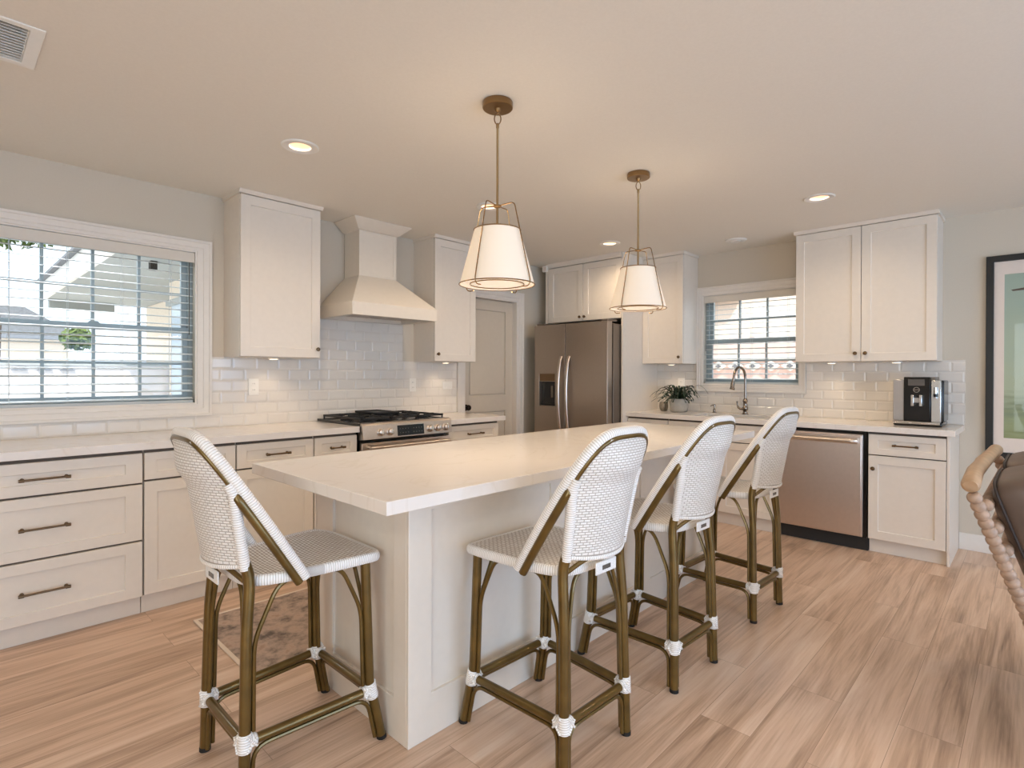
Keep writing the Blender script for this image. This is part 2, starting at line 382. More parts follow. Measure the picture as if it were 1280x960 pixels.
# ------------------------------------------------------------------ windows
def window(idx, hole, mp, cols, casing, rows=2):
    u0, u1, v0, v1 = hole; a, b, c, d = casing
    fr = MB()
    def ring(us, vs, hs_, back):
        n = len(us)-1; D = [[None]*n for _ in range(n)]
        for i in range(n):
            for j in range(n):
                k = min(i, j, n-1-i, n-1-j); D[i][j] = hs_[k] if k < len(hs_) else None
        fr.relief(us, vs, D, back, mp)
    t = .012
    us = [a, a+.016, a+.05, u0+0.0, u0+.010, u1-.010, u1, b-.05, b-.016, b]; vs = [c, c+.016, c+.05, v0, v0+.010, v1-.010, v1, d-.05, d-.016, d]
    if u0-a < .06: us = [a, a+.012, a+.03, u0, u0+.01, u1-.01, u1, b-.03, b-.012, b]
    ring(us, vs, [.026, .018, .012, .004], -.005)
    root = struct(fr.build('window_%d' % idx, M['trim'], bevel=.002))
    # outer vinyl frame and the two sashes, set back in the wall
    def fring(name, us, vs, h0, h1, m_):
        g = MB(); n = len(us)-1; D = [[h0]*(len(vs)-1) for _ in range(n)]
        return g, D
    def rect_frame(g, x0, x1, y0, y1, w, h0, h1):
        g.relief([x0, x0+w, x1-w, x1], [y0, y0+w, y1-w, y1], [[h0, h0, h0], [h0, None, h0], [h0, h0, h0]], h1, mp)
    g = MB(); rect_frame(g, u0, u1, v0, v1, .026, -.085, -.15); g.build('window_frame', M['vinyl'], root, bevel=.0015)
    vm = (v0+v1)/2-.018
    for (y0, y1, h0, h1) in ((vm-.018, v1-.026, -.118, -.145), (v0+.026, vm+.018, -.092, -.117)):
        g = MB(); x0, x1 = u0+.026, u1-.026; w = .034; n = cols
        xs = [x0, x0+w]; gw = (x1-x0-2*w)/n
        for k in range(1, n): xs += [x0+w+gw*k-.008, x0+w+gw*k+.008]
        xs += [x1-w, x1]
        gh = (y1-y0-2*w)/rows; ys = [y0, y0+w]
        for k in range(1, rows): ys += [y0+w+gh*k-.008, y0+w+gh*k+.008]
        ys += [y1-w, y1]
        D = [[(None if (i % 2 == 1 and j % 2 == 1) else h0) for j in range(len(ys)-1)] for i in range(len(xs)-1)]
        g.relief(xs, ys, D, h1, mp); s_ = g.build('sash', M['vinyl'], root, bevel=.001)
        q = (h0+h1)/2
        gg = MB().add([mp(x0+w, y0+w, q), mp(x1-w, y0+w, q), mp(x1-w, y1-w, q), mp(x0+w, y1-w, q)], [(0, 1, 2, 3)]).build('pane', M['glass'], s_)
    uc = (u0+u1)/2
    g = MB(); P = [mp(uc+dx, vm+.018+dz, -.10+dd) for dx, dz, dd in ((-.03, 0, 0), (.03, 0, 0), (.02, .012, 0), (-.02, .012, 0))]; Q = [mp(uc+dx, vm+.018+dz, -.10+dd) for dx, dz, dd in ((-.03, 0, .014), (.03, 0, .014), (.02, .012, .014), (-.02, .012, .014))]
    g.hexa(P, Q); g.build('sash_lock', M['vinyl'], root)
    return root
window(1, WA, mapA(YA), 4, (.035, 1.268, .998, 2.149))
window(2, WB, mapB(XB), 3, (1.458, 2.452, 1.115, 2.138))

def blind(hole, mp, label, cords, zbot, wand):
    u0, u1, v0, v1 = hole; u0 += .012; u1 -= .012
    mid = mp((u0+u1)/2, v0, -.045); r = thing('window_blind', label, 'blind', mid, group='window blinds')
    g = MB(); P = lambda u, v, d: mp(u, v, d)
    def bx(g, a, b, c, d, e, f): g.hexa([P(a, c, e), P(b, c, e), P(b, d, e), P(a, d, e)], [P(a, c, f), P(b, c, f), P(b, d, f), P(a, d, f)])
    bx(g, u0, u1, v1-.078, v1-.012, .0, -.012); g.build('valance', M['valance'], r, bevel=.003)
    g = MB(); bx(g, u0+.005, u1-.005, v1-.05, v1-.003, -.016, -.06); g.build('headrail', M['slat'], r)
    g = MB(); z = v1-.100
    while z > zbot+.03:
        # a slat: shallow arc 48 mm deep, tilted a little
        ds = [-.018-.048*k/4 for k in range(5)]; pts = []
        for k, d in enumerate(ds):
            zz = z+.0035*math.sin(PI*k/4)-.006+.0075*k/4; pts.append((d, zz))
        poly = pts+[(d, zz-.0028) for d, zz in pts[::-1]]
        g.prism(poly, (u0+.004, u1-.004), lambda a, b, w: mp(w, b, a)); z -= .0478
    for cu in cords:
        for dd in (-.019, -.065):
            bx(g, cu-.0012, cu+.0012, zbot+.005, v1-.06, dd, dd-.0015)
    g.build('slat_panel', M['slat'], r)
    g = MB(); bx(g, u0+.003, u1-.003, zbot, zbot+.02, -.018, -.066); g.build('bottom_rail', M['slat'], r, bevel=.003)
    g = MB(); g.tube([P(wand, v1-.08, -.008), P(wand, v1-.55, -.008)], .0028, 8); g.build('tilt_wand', M['screen'], r)
blind(WA, mapA(YA), 'wide white slatted blind in the large window over the left counter', (.27, .52, .78, 1.04), 1.082, 1.14)
blind(WB, mapB(XB), 'narrower white slatted blind in the window behind the sink', (1.62, 1.94, 2.28), 1.192, 2.37)

# ------------------------------------------------------------------ cabinet parts
def shaker(name, u0, u1, v0, v1, mp, parent, st=.062, rl=None, th=.02, base=0, dep=.009, m_=None):
    rl = rl or st; g = MB(); g.relief([u0, u0+st, u1-st, u1], [v0, v0+rl, v1-rl, v1], [[th]*3, [th, th-dep, th], [th]*3], base, mp)
    return g.build(name, m_ or M['cab'], parent, bevel=.0018)
def pull(parent, u, v, L, mp, base=.02):
    g = MB(); h = L/2
    for sgn in (-1, 1):
        a = Vector(mp(u+sgn*(h-.014), v, base)); b = Vector(mp(u+sgn*(h-.014), v, base+.028))
        g.tube([a, a+(b-a)*.15, a+(b-a)*.3, b], [.0085, .008, .0055, .0055], 12)
        e = Vector(mp(u+sgn*h, v, base+.028)); e2 = Vector(mp(u+sgn*(h-.02), v, base+.028)); g.tube([e, e2], [.0078, .0078], 12)
    g.tube([mp(u-h+.01, v, base+.028), mp(u+h-.01, v, base+.028)], .0052, 12)
    return g.build('handle', M['bronze'], parent, smooth=50)
def knob(parent, u, v, mp, base=.02, name='knob'):
    g = MB(); pr = [(.006, 0), (.005, .008), (.006, .014), (.0135, .018), (.0145, .023), (.012, .028), (.0, .03)]
    pts = [mp(u, v, base+h) for r, h in pr]; g.tube(pts, [max(r, .0004) for r, h in pr], 16)
    return g.build(name, M['bronze'], parent, smooth=50)

FY = 3.407      # carcass front of the left run; doors are 20 mm thick in front of it
mA = mapA(FY); CT, CB = .915, .8745
def base_cab_A(x0, x1, label, kind, hl, knobside=1):
    t = thing('base_cabinet', label, 'cabinet', ((x0+x1)/2, FY+.28, 0), group='base cabinets along the left wall')
    g = MB(); x1_ = x1
    g.prism([(YA-.004, 0), (FY+.035, 0), (FY+.035, .1), (FY, .1), (FY, CB-.001), (YA-.004, CB-.001)], (x0+.0005, x1-.0005), lambda u, v, w: (w, u, v)); g.build('body', M['cab'], t)
    MB().relief([x0+.002, x1-.002], [.104, CB-.003], [[.0025]], .0002, mA).build('gap_shade_sheet', M['gap_shade'], t)  # dark sheet added to paint the shaded seams around drawers and doors
    a, b = x0+.003, x1-.003
    if kind == 'drawers':
        for z0, z1 in ((.702, .856), (.403, .692), (.105, .393)):
            d = shaker('drawer', a, b, z0, z1, mA, t, .075, .052); pull(d, (a+b)/2, (z0+z1)/2, .19, mA)
    else:
        d = shaker('drawer', a, b, .714, .856, mA, t, .055 if x1-x0 > .4 else .05, .042); pull(d, (a+b)/2, .785, hl, mA)
        d = shaker('door', a, b, .106, .704, mA, t, .06); knob(d, (b-.03) if knobside > 0 else (a+.03), .655, mA)
    return t
base_cab_A(-.045-.8, -.048, 'white three-drawer base cabinet at the far left end of the left run', 'drawers', .19)
base_cab_A(-.045, .75, 'white wide three-drawer base cabinet under the big window', 'drawers', .19)
base_cab_A(.753, 1.213, 'white one-door base cabinet right of the three-drawer one, behind the single side stool', 'door', .13)
base_cab_A(1.216, 1.693, 'white base cabinet with wide drawer, second left of the range', 'door', .15)
base_cab_A(1.696, 2.008, 'narrow white base cabinet with short pull, directly left of the range', 'door', .105)
base_cab_A(2.82, 3.385, 'white base cabinet between range and pantry door', 'door', .17)

def countertop(name, x0, x1, y0, y1, label, holes=(), off=None):
    U = sorted({x0, x1, *[h[0] for h in holes], *[h[1] for h in holes]}); V = sorted({y0, y1, *[h[2] for h in holes], *[h[3] for h in holes]})
    D = [[(None if any(h[0] < (U[i]+U[i+1])/2 < h[1] and h[2] < (V[j]+V[j+1])/2 < h[3] for h in holes) else CT) for j in range(len(V)-1)] for i in range(len(U)-1)]
    o = MB().relief(U, V, D, CB, lambda u, v, d: (u, v, d)).build(name, M['quartz'], bevel=.002, off=((x0+x1)/2, (y0+y1)/2, CB)); return tag(o, label, 'countertop')
countertop('countertop', -.86, 2.014, YA-.627, YA-.001, 'long white quartz countertop under the big window, left of the range')
countertop('countertop', 2.814, 3.45, YA-.627, YA-.001, 'short white quartz countertop between range and pantry door')

# ------------------------------------------------------------------ backsplash
def backsplash(cells, mp, m_, label, off, trimv=None):
    g = MB(); us, vs, D = cells; g.relief(us, vs, D, 0.0005, mp); o = g.build('tile_backsplash', m_, off=(0, 0, 0)); return tag(o, label, 'backsplash')
us = [-.86, .033, 1.270, 1.894, 2.80, 3.415]; vs = [.9155, .9965, 1.388, 1.70]; h = .009
D = [[h, h, None], [h, None, None], [h, h, None], [h, h, h], [h, h, None]]
backsplash((us, vs, D), mapA(YA), M['tileA'], 'glossy white subway tile backsplash on the wall behind the range', 0)
us = [.385, 1.456, 2.454, 2.884]; vs = [.9155, 1.113, 1.396]; D = [[h, h], [h, None], [h, h]]
tb = backsplash((us, vs, D), mapB(XB), M['tileB'], 'glossy white subway tile backsplash behind sink and coffee machine', 0)

# ------------------------------------------------------------------ upper cabinets
def upper(axis, u0, u1, wallp, dep, z0, z1, label, doors, knobs, pucks, extra=None):
    mp = mapA(wallp-dep+.02) if axis == 'A' else mapB(wallp-dep+.02)
    loc = ((u0+u1)/2, wallp-dep/2, z0) if axis == 'A' else (wallp-dep/2, (u0+u1)/2, z0)
    t = thing('wall_cabinet', label, 'cabinet', loc, group='wall cabinets')
    g = MB(); g.relief([u0, u0+.018, u1-.018, u1], [z0-.0, z0+.018, z1-.03, z1], [[0]*3]*3, -(dep-.021), mp)
    g.build('body', M['cab'], t, bevel=.001)
    MB().relief([u0+.002, u1-.002], [z0+.001, z1+.0], [[.0025]], .0002, mp).build('gap_shade_sheet', M['gap_shade'], t)  # added dark sheet, gives the door seams their shade
    n = doors; w = (u1-u0)/n
    for k in range(n):
        d = shaker('door', u0+w*k+.002, u0+w*(k+1)-.002, z0+.002, z1-.004, mp, t, .062)
        ku = knobs[k]; knob(d, ku, z0+.062 if axis == 'A' else z0+.062, mp)
    g = MB(); c = ZC-.001
    P = [(-.015, z1-.0), (.024, z1), (.034, z1+(c-z1)*.5), (.040, c), (-.015, c)]
    if axis == 'A': ex = (u0-.012, u1+.012)
    else: ex = (u0-.012, u1+(.0 if extra == 'flush' else .012))
    g.prism([(a, b) for a, b in P], ex, lambda a, b, w_: mp(w_, b, a))
    for side in (u0, u1):
        s0, s1 = (side-.012, side+.004) if side == u0 else (side-.004, side+ex[1]-u1)
        if s1 > s0: g.prism([(s0, z1), (s1, z1), (s1, c), (s0, c)], (-.015, -(dep-.024)), lambda a, b, w_: mp(a, b, w_))
    g.build('crown_moulding', M['cab'], t)
    for pu in pucks:
        q = thing('puck_light', ('small round puck light under the '+label.replace('white ', '', 1))[:110], 'light', tuple(mp(pu, z0-.006, -.12)), group='under-cabinet puck lights')
        x, y, z = mp(pu, z0, -.12)
        MB().lathe((x, y, z-.011), [(.034, 0), (.036, .003), (.036, .0105)], 24).build('housing', M['plastic'], q)
        MB().lathe((x, y, z-.013), [(.026, 0), (.027, .0018)], 24).build('lens', M['puck'], q)
        l = light('puck_lamp', 'SPOT', (x, y, z-.018), 2.6, WARM, (0, 0, -1), spot_size=2.3, spot_blend=.8, shadow_soft_size=.025)
    return t
upper('A', 1.348, 1.894, YA, .298, 1.387, 2.438, 'white tall single-door wall cabinet left of the range hood', 1, [1.867], [1.62])
upper('A', 2.924, 3.396, YA, .298, 1.387, 2.438, 'white single-door wall cabinet right of the range hood', 1, [2.952], [3.16])
upper('B', 2.449, 2.884, XB, .319, 1.387, 2.435, 'white single-door wall cabinet above the potted plant', 1, [2.485], [2.64], 'flush')
upper('B', .520, 1.454, XB, .319, 1.387, 2.435, 'white two-door wall cabinet above the coffee machine', 2, [.955, 1.022], [.78, 1.22])

# ------------------------------------------------------------------ range hood
t = thing('range_hood', 'cream-white tapered chimney range hood above the gas range', 'range hood', (2.412, 3.75, 1.70))
hx0, hx1, hy = 2.028, 2.79, 3.492
g = MB()
lev = [((hx0, hx1, hy), 1.700), ((hx0, hx1, hy), 1.792), ((2.243, 2.582, 3.765), 2.035), ((2.243, 2.582, 3.765), 2.385), ((2.225, 2.60, 3.747), 2.392), ((2.153, 2.672, 3.675), 2.455), ((2.153, 2.672, 3.675), ZC-.001)]
vs_ = []
for (a, b, y), z in lev: vs_ += [(a, y, z), (b, y, z), (b, YA-.010, z), (a, YA-.010, z)]
n = len(lev); fs = [(i*4+k, i*4+(k+1) % 4, (i+1)*4+(k+1) % 4, (i+1)*4+k) for i in range(n-1) for k in range(4)]+[((n-1)*4, (n-1)*4+1, (n-1)*4+2, (n-1)*4+3)]
# underside with a recess
ins = .035; zr = 1.735
r0 = [(hx0+ins, hy+ins, 1.7), (hx1-ins, hy+ins, 1.7), (hx1-ins, YA-.05, 1.7), (hx0+ins, YA-.05, 1.7)]; r1 = [(x, y, zr) for x, y, z in r0]
o_ = len(vs_); vs_ += r0+r1
fs += [(k, (k+1) % 4, o_+(k+1) % 4, o_+k) for k in range(4)]+[(o_+k, o_+(k+1) % 4, o_+4+(k+1) % 4, o_+4+k) for k in range(4)]+[(o_+4, o_+5, o_+6, o_+7)]
hm = mat('hood_paint', (222, 213, 200), .45); g.add(vs_, fs); g.build('shell', hm, t, bevel=.002)
g = MB(); g.relief([2.243, 2.262, 2.272, 2.553, 2.563, 2.582], [2.045, 2.060, 2.375, 2.385], [[.004]*3, [.004]*3, [.004, None, .004], [.004]*3, [.004]*3], 0, mapA(3.765)); g.build('chimney_moulding', hm, t, bevel=.001)
for k in range(2):
    xa = hx0+.06+k*.33; g = MB(); nn = 12
    us = [xa+(.30)*i/(2*nn) for i in range(2*nn+1)]; D = [[.006 if i % 2 else .002] for i in range(2*nn)]
    g.relief(us, [hy+.08, YA-.10], D, -.004, lambda u, v, d: (u, v, zr-.006-d)); g.build('filter', M['steel'], t)

# ------------------------------------------------------------------ gas range
t = thing('gas_range', 'stainless slide-in gas range with black grates', 'range', (2.414, 3.65, 0))
rx0, rx1 = 2.020, 2.808
g = MB().box(rx0+.012, rx1-.012, 3.40, YA-.012, .02, .905); g.build('body', M['black'], t)
g = MB(); g.relief([rx0-.006, rx0+.02, rx1-.02, rx1+.006], [3.372, 3.40, YA-.05, YA-.014], [[.934]*3, [.934, .928, .934], [.934]*3], .9165, lambda u, v, d: (u, v, d)); g.build('cooktop', M['black'], t, bevel=.002)
# control panel
g = MB(); pf = lambda w: None
g.prism([(3.40, .935), (3.352, .932), (3.338, .918), (3.326, .822), (3.40, .815)], (rx0, rx1), lambda u, v, w: (w, u, v)); cp = g.build('control_panel', M['steel'], t, bevel=.002)
def pp(x, z, d):  # point on the panel face
    tt = (z-.822)/(.918-.822); y = 3.326+(3.338-3.326)*tt; return (x, y-d, z+d*.12)
g = MB(); g.hexa([pp(2.30, .830, .0), pp(2.535, .830, .0), pp(2.535, .905, .0), pp(2.30, .905, .0)], [pp(2.30, .830, .003), pp(2.535, .830, .003), pp(2.535, .905, .003), pp(2.30, .905, .003)]); dpn = g.build('display_panel', M['black'], t)
g = MB()
for i in range(9):
    for j in range(2):
        if i in (4,): continue
        x = 2.322+i*.024; z = .852+j*.028; g.hexa([pp(x-.004, z-.003, .003), pp(x+.004, z-.003, .003), pp(x+.004, z+.003, .003), pp(x-.004, z+.003, .003)], [pp(x-.004, z-.003, .0034), pp(x+.004, z-.003, .0034), pp(x+.004, z+.003, .0034), pp(x-.004, z+.003, .0034)])
g.build('touch_marks', M['screen'], dpn)
for x in (2.158, 2.236, 2.594, 2.668, 2.744):
    g = MB(); g.tube([pp(x, .866, 0), pp(x, .866, .006), pp(x, .866, .008), pp(x, .866, .026), pp(x, .866, .028)], [.029, .029, .024, .022, .019], 24); kb = g.build('burner_knob', M['steel'], t)
    g = MB(); g.hexa([pp(x-.005, .848, .026), pp(x+.005, .848, .026), pp(x+.005, .888, .026), pp(x-.005, .888, .026)], [pp(x-.004, .848, .040), pp(x+.004, .848, .040), pp(x+.004, .888, .040), pp(x-.004, .888, .040)]); g.build('grip', M['chrome'], kb, bevel=.002)
g = MB(); g.relief([rx0+.004, rx0+.09, rx1-.09, rx1-.004], [.20, .33, .66, .795], [[.035]*3, [.035, .032, .035], [.035]*3], 0, mapA(3.385)); od = g.build('oven_door', M['steel'], t, bevel=.003)
MB().box(rx0+.10, rx1-.10, 3.3515, 3.3525, .34, .65).build('oven_glass', M['black'], od)
g = MB()
for s_ in (-1, 1): g.cyl((2.414+s_*.34, 3.35, .765), (2.414+s_*.34, 3.305, .765), .009)
g.tube([(2.06, 3.300, .765), (2.768, 3.300, .765)], .013, 14); g.build('oven_handle', M['steel'], od)
g = MB(); g.relief([rx0+.004, rx1-.004], [.035, .19], [[.03]], 0, mapA(3.385)); g.build('storage_drawer', M['steel'], t, bevel=.003)
for (x, y, r) in ((2.165, 3.52, .042), (2.165, 3.80, .036), (2.414, 3.66, .05), (2.663, 3.52, .045), (2.663, 3.80, .034)):
    g = MB(); g.lathe((x, y, .929), [(r+.012, 0), (r+.012, .006), (r, .010), (r, .016), (r-.006, .019), (.001, .020)], 24); g.build('burner', M['iron'], t)
for k in range(3):
    g = MB(); xa = rx0+.026+k*.2455; xb = xa+.240; ya, yb = 3.40, 3.945; z0, z1 = .936, .965
    w = .012
    for x in (xa, xb-w): g.box(x, x+w, ya, yb, z1-.014, z1)
    for y in (ya, yb-w, (ya+yb)/2-w/2): g.box(xa, xb, y, y+w, z1-.014, z1)
    for y in (ya+.12, yb-.13):
        for sx in (-1, 1):
            xm = (xa+xb)/2; g.box(xm+sx*.03, xm+sx*.115, y-.005, y+.005, z1-.012, z1+.003)
        g.box((xa+xb)/2-.005, (xa+xb)/2+.005, y-.10, y-.03, z1-.012, z1+.003); g.box((xa+xb)/2-.005, (xa+xb)/2+.005, y+.03, y+.10, z1-.012, z1+.003)
    for x in (xa+.006, xb-.006):
        for y in (ya+.006, yb-.006): g.cyl((x, y, .929), (x, y, z1-.01), .006, 8)
    g.build('grate', M['iron'], t, bevel=.0015)
# griddle sitting on the middle grate
g = MB(); g.lathe((0, 0, 0), [(.001, 0)]*2, 4) if False else None
g = MB(); g.relief([2.31, 2.325, 2.503, 2.518], [3.62, 3.635, 3.92, 3.935], [[.984]*3, [.984, .975, .984], [.984]*3], .9675, lambda u, v, d: (u, v, d)); tag(g.build('griddle_plate', M['iron'], bevel=.003, off=(2.414, 3.78, .967)), 'black cast-iron griddle plate lying on the centre grate of the range', 'griddle')

# ------------------------------------------------------------------ back wall base run
mB = mapB(4.675); EX = XB-.004
def base_cab_B(y0, y1, label, build, name='base_cabinet', open_top=False):
    t = thing(name, label, 'cabinet', (4.95, (y0+y1)/2, 0), group='base cabinets along the back wall')
    g = MB()
    if open_top:
        g.relief([y0+.0005, y0+.02, y1-.02, y1-.0005], [.1, .12, .70, CB-.001], [[0]*3, [0]*3, [0]*3], -.02, mB)
        g.box(4.705, EX, y0+.0005, y1-.0005, 0, .1); g.box(4.695, EX, y0+.0005, y0+.02, .1, CB-.001); g.box(4.695, EX, y1-.02, y1-.0005, .1, CB-.001)
    else: g.prism([(EX, 0), (4.715, 0), (4.715, .1), (4.675, .1), (4.675, CB-.001), (EX, CB-.001)], (y0+.0005, y1-.0005), lambda u, v, w: (u, w, v))
    g.build('body', M['cab'], t); MB().relief([y0+.002, y1-.002], [.104, CB-.003], [[.0025]], .0002, mB).build('gap_shade_sheet', M['gap_shade'], t); build(t, y0+.003, y1-.003); return t  # includes a dark sheet painting shade into the seams of this run
def b_r(t, a, b):
    d = shaker('drawer', a, b, .712, .856, mB, t, .058, .042); pull(d, (a+b)/2, .786, .15, mB)
    d = shaker('door', a, b, .106, .704, mB, t, .06); knob(d, b-.03, .612, mB)
def b_s(t, a, b):
    c = (a+b)/2; shaker('false_front', a, b, .712, .856, mB, t, .058, .042)
    for x0, x1, k in ((a, c-.0015, c-.03), (c+.0015, b, c+.03)):
        d = shaker('door', x0, x1, .106, .704, mB, t, .06); knob(d, k, .655, mB)
def b_c(t, a, b):
    d = shaker('drawer', a, b, .712, .856, mB, t, .055, .042); pull(d, (a+b)/2, .785, .13, mB)
    d = shaker('door', a, b, .106, .704, mB, t, .06); knob(d, a+.03, .655, mB)
rc = base_cab_B(.436, .884, 'white drawer-and-door base cabinet right of the dishwasher', b_r)
base_cab_B(1.500, 2.452, 'white two-door sink base cabinet left of the dishwasher', b_s, 'sink_cabinet', True)
base_cab_B(2.455, 2.883, 'white base cabinet between sink base and refrigerator panel', b_c)
MB().prism([(4.677, .0), (EX, .0), (EX, CB-.001), (4.655, CB-.001), (4.655, .1), (4.677, .1)], (.419, .4355), lambda u, v, w: (u, w, v)).build('end_panel', M['cab'], rc, bevel=.0015)
SK = (4.765, 5.105, 1.60, 2.29)
countertop('countertop', XB-.617, XB-.001, .390, 2.884, 'white quartz countertop with the sink along the back wall', [SK])
t = thing('kitchen_sink', 'undermount sink set in the back countertop below the faucet', 'sink', (4.935, 1.945, .66))
a, b, c, d = SK; g = MB(); g.relief([a-.012, a, b, b+.012], [c-.012, c, d, d+.012], [[CB-.001]*3, [CB-.001, .672, CB-.001], [CB-.001]*3], .66, lambda u, v, w: (u, v, w)); g.build('basin', M['steel'], t, bevel=.004)
MB().lathe((4.935, 1.945, .6725), [(.045, 0), (.045, .003), (.03, .001), (.001, .0005)], 24).build('drain', M['chrome'], t)

# dishwasher
t = thing('dishwasher', 'stainless steel dishwasher with bar handle and black toe kick', 'dishwasher', (4.95, 1.19, 0))
g = MB().box(4.68, EX, .889, 1.494, .10, .868); g.build('body', M['black'], t)
MB().box(4.70, 5.15, .889, 1.494, .0, .099).build('toe_kick', M['gap'], t)
g = MB(); g.relief([.915, .925, 1.482, 1.492], [.105, .115, .838, .848], [[.028]*4, [.034]*4, [.034]*4, [.028]*4][:3] if False else [[.030, .030, .030], [.030, .034, .030], [.030, .030, .030]], 0, mapB(4.679)); dd = g.build('door_panel', brushed(mat('dishwasher_steel', (214, 198, 186), .33, 1, .02, 40)), t, bevel=.004)
g = MB()
for y in (.972, 1.435): g.tube([(4.645, y, .800), (4.610, y, .800)], .010, 12)
g.tube(fillet([(4.618, .945, .800), (4.602, .972, .800), (4.602, 1.435, .800), (4.618, 1.462, .800)], .02), .0135, 14, up=(0, 0, 1), flat=(1.35, .8)); g.build('handle', M['steel'], dd)
MB().box(4.66, 4.679, .889, .914, .10, .868).build('side_gasket', M['black'], t)

# faucet
t = thing('kitchen_faucet', 'polished gooseneck kitchen faucet with side lever behind the sink', 'faucet', (5.155, 1.945, .915))
fx, fy = 5.155, 1.945
g = MB(); g.lathe((fx, fy, .915), [(.030, 0), (.030, .006), (.022, .012), (.018, .03), (.024, .045), (.026, .06), (.019, .075), (.017, .11), (.022, .12), (.019, .135), (.014, .145), (.013, .15)], 28); g.build('body', M['nickel'], t)
pts = [(fx, fy, 1.06), (fx, fy, 1.24)]
for k in range(1, 13):
    a = PI*k/12; pts.append((fx-.075+.075*_c(a)-(0), fy+.045*(1-_c(a))*.5+.0, 1.25+.10*_s(a)))
px, py = pts[-1][0], pts[-1][1]
pts.append((px-.006, py+.006, 1.22)); g = MB(); g.tube(pts, .0115, 16); g.build('gooseneck', M['nickel'], t)
g = MB(); g.tube([(px-.006, py+.006, 1.225), (px-.008, py+.008, 1.20), (px-.010, py+.010, 1.17), (px-.011, py+.011, 1.15), (px-.012, py+.012, 1.145)], [.013, .017, .017, .023, .021], 18); g.build('spray_head', M['nickel'], t)
g = MB(); g.tube([(fx, fy+.018, .965), (fx, fy+.05, .965)], [.012, .010], 14); g.tube(fillet([(fx, fy+.045, .965), (fx, fy+.066, .968), (fx-.004, fy+.075, 1.03)], .015), [.008]*8+[.011], 12) if False else g.tube([(fx, fy+.045, .965), (fx, fy+.062, .975), (fx-.004, fy+.070, 1.0), (fx-.006, fy+.072, 1.035)], [.009, .010, .006, .009], 12); g.build('lever', M['nickel'], t)
t = thing('soap_dispenser', 'small polished soap dispenser left of the faucet', 'soap dispenser', (5.155, 2.235, .915))
MB().lathe((5.155, 2.235, .915), [(.020, 0), (.020, .005), (.012, .012), (.013, .03), (.009, .038), (.009, .062), (.014, .066), (.013, .078), (.004, .084)], 20).build('pump', M['nickel'], t)
MB().tube([(5.155, 2.235, .985), (5.13, 2.245, .990), (5.105, 2.252, .982)], [.006, .006, .004], 10).build('spout', M['nickel'], t)

# ------------------------------------------------------------------ refrigerator alcove
t = thing('refrigerator_cabinet', 'white two-door cabinet above the refrigerator with tall side panel', 'cabinet', (4.9, 3.36, 1.826))
MB().box(4.571, XB-.002, 2.885, 2.903, 0, ZC-.002).build('side_panel', M['cab'], t, bevel=.001)
mF = mapB(4.591); g = MB(); g.box(4.591, XB-.004, 2.9035, 3.860, 1.826, 2.415); g.build('body', M['cab'], t)
MB().relief([2.906, 3.816], [1.828, 2.414], [[.0025]], .0002, mF).build('gap_shade_sheet', M['gap_shade'], t)  # thin dark sheet as painted shade between the two doors
for a, b, k in ((2.906, 3.359, 3.333), (3.363, 3.815, 3.392)):
    d = shaker('door', a, b, 1.829, 2.410, mF, t, .062); knob(d, k, 1.868, mF)
MB().box(4.573, 4.5905, 3.819, 3.860, 1.826, ZC-.001).build('filler_strip', M['cab'], t)
MB().prism([(4.60, 2.4155), (4.566, 2.4155), (4.556, 2.44), (4.550, ZC-.001), (4.60, ZC-.001)], (2.9035, 3.8185), lambda u, v, w: (u, w, v)).build('crown_moulding', M['cab'], t)
t = thing('refrigerator', 'stainless side-by-side refrigerator with ice and water dispenser', 'refrigerator', (4.75, 3.365, 0))
MB().box(4.455, 5.20, 2.915, 3.815, .02, 1.765).build('body', M['fridge_side'], t, bevel=.004)
MB().box(4.43, 4.454, 2.93, 3.80, .03, 1.75).build('door_seal', M['gap'], t)
g = MB(); D0 = .08
g.relief([3.418, 3.545, 3.755, 3.818], [.05, .955, 1.205, 1.288, 1.785], [[D0]*4, [D0, D0-.055, D0-.006, D0], [D0]*4], 0, mapB(4.43)); ld = g.build('freezer_door', M['fridge'], t, bevel=.006, seg=3)
MB().box(4.3755, 4.404, 3.550, 3.750, .958, .975).build('drip_tray', M['gap'], ld); MB().box(4.400, 4.4045, 3.548, 3.752, .976, 1.202).build('dispenser_niche', M['black'], ld)
MB().box(4.3535, 4.3565, 3.550, 3.750, 1.210, 1.283).build('dispenser_controls', mat('dispenser_bronze', (118, 96, 72), .35, .8), ld)
g = MB(); g.box(4.385, 4.40, 3.60, 3.625, 1.04, 1.16); g.build('ice_paddle', M['fridge_side'], ld)
g = MB(); g.relief([2.912, 3.412], [.05, 1.785], [[D0]], 0, mapB(4.43)); rd = g.build('fresh_food_door', M['fridge'], t, bevel=.006, seg=3)
for y, par in ((3.465, ld), (3.365, rd)):
    g = MB(); zs = [.70+(1.46-.70)*k/16 for k in range(17)]
    pts = [(4.352-.055*math.sin(PI*k/16)**.55, y, z) for k, z in enumerate(zs)]; g.tube(pts, .013, 12, up=(0, 1, 0), flat=(1.25, .8)); g.build('handle', M['steel'], par)
for y in (2.96, 3.77): MB().box(4.37, 4.53, y-.035, y+.035, 1.786, 1.806).build('hinge_cover', M['fridge_side'], t, bevel=.004)

# alarm sensor in the corner
t = thing('motion_sensor', 'small square white sensor high in the corner beside the refrigerator cabinet', 'sensor', (4.56, 3.865, 2.385))
MB().box(4.548, 4.5725, 3.824, 3.888, 2.385, 2.452).build('housing', M['plastic'], t, bevel=.005); MB().box(4.5465, 4.5478, 3.836, 3.876, 2.397, 2.440).build('lens', M['matboard'], t)

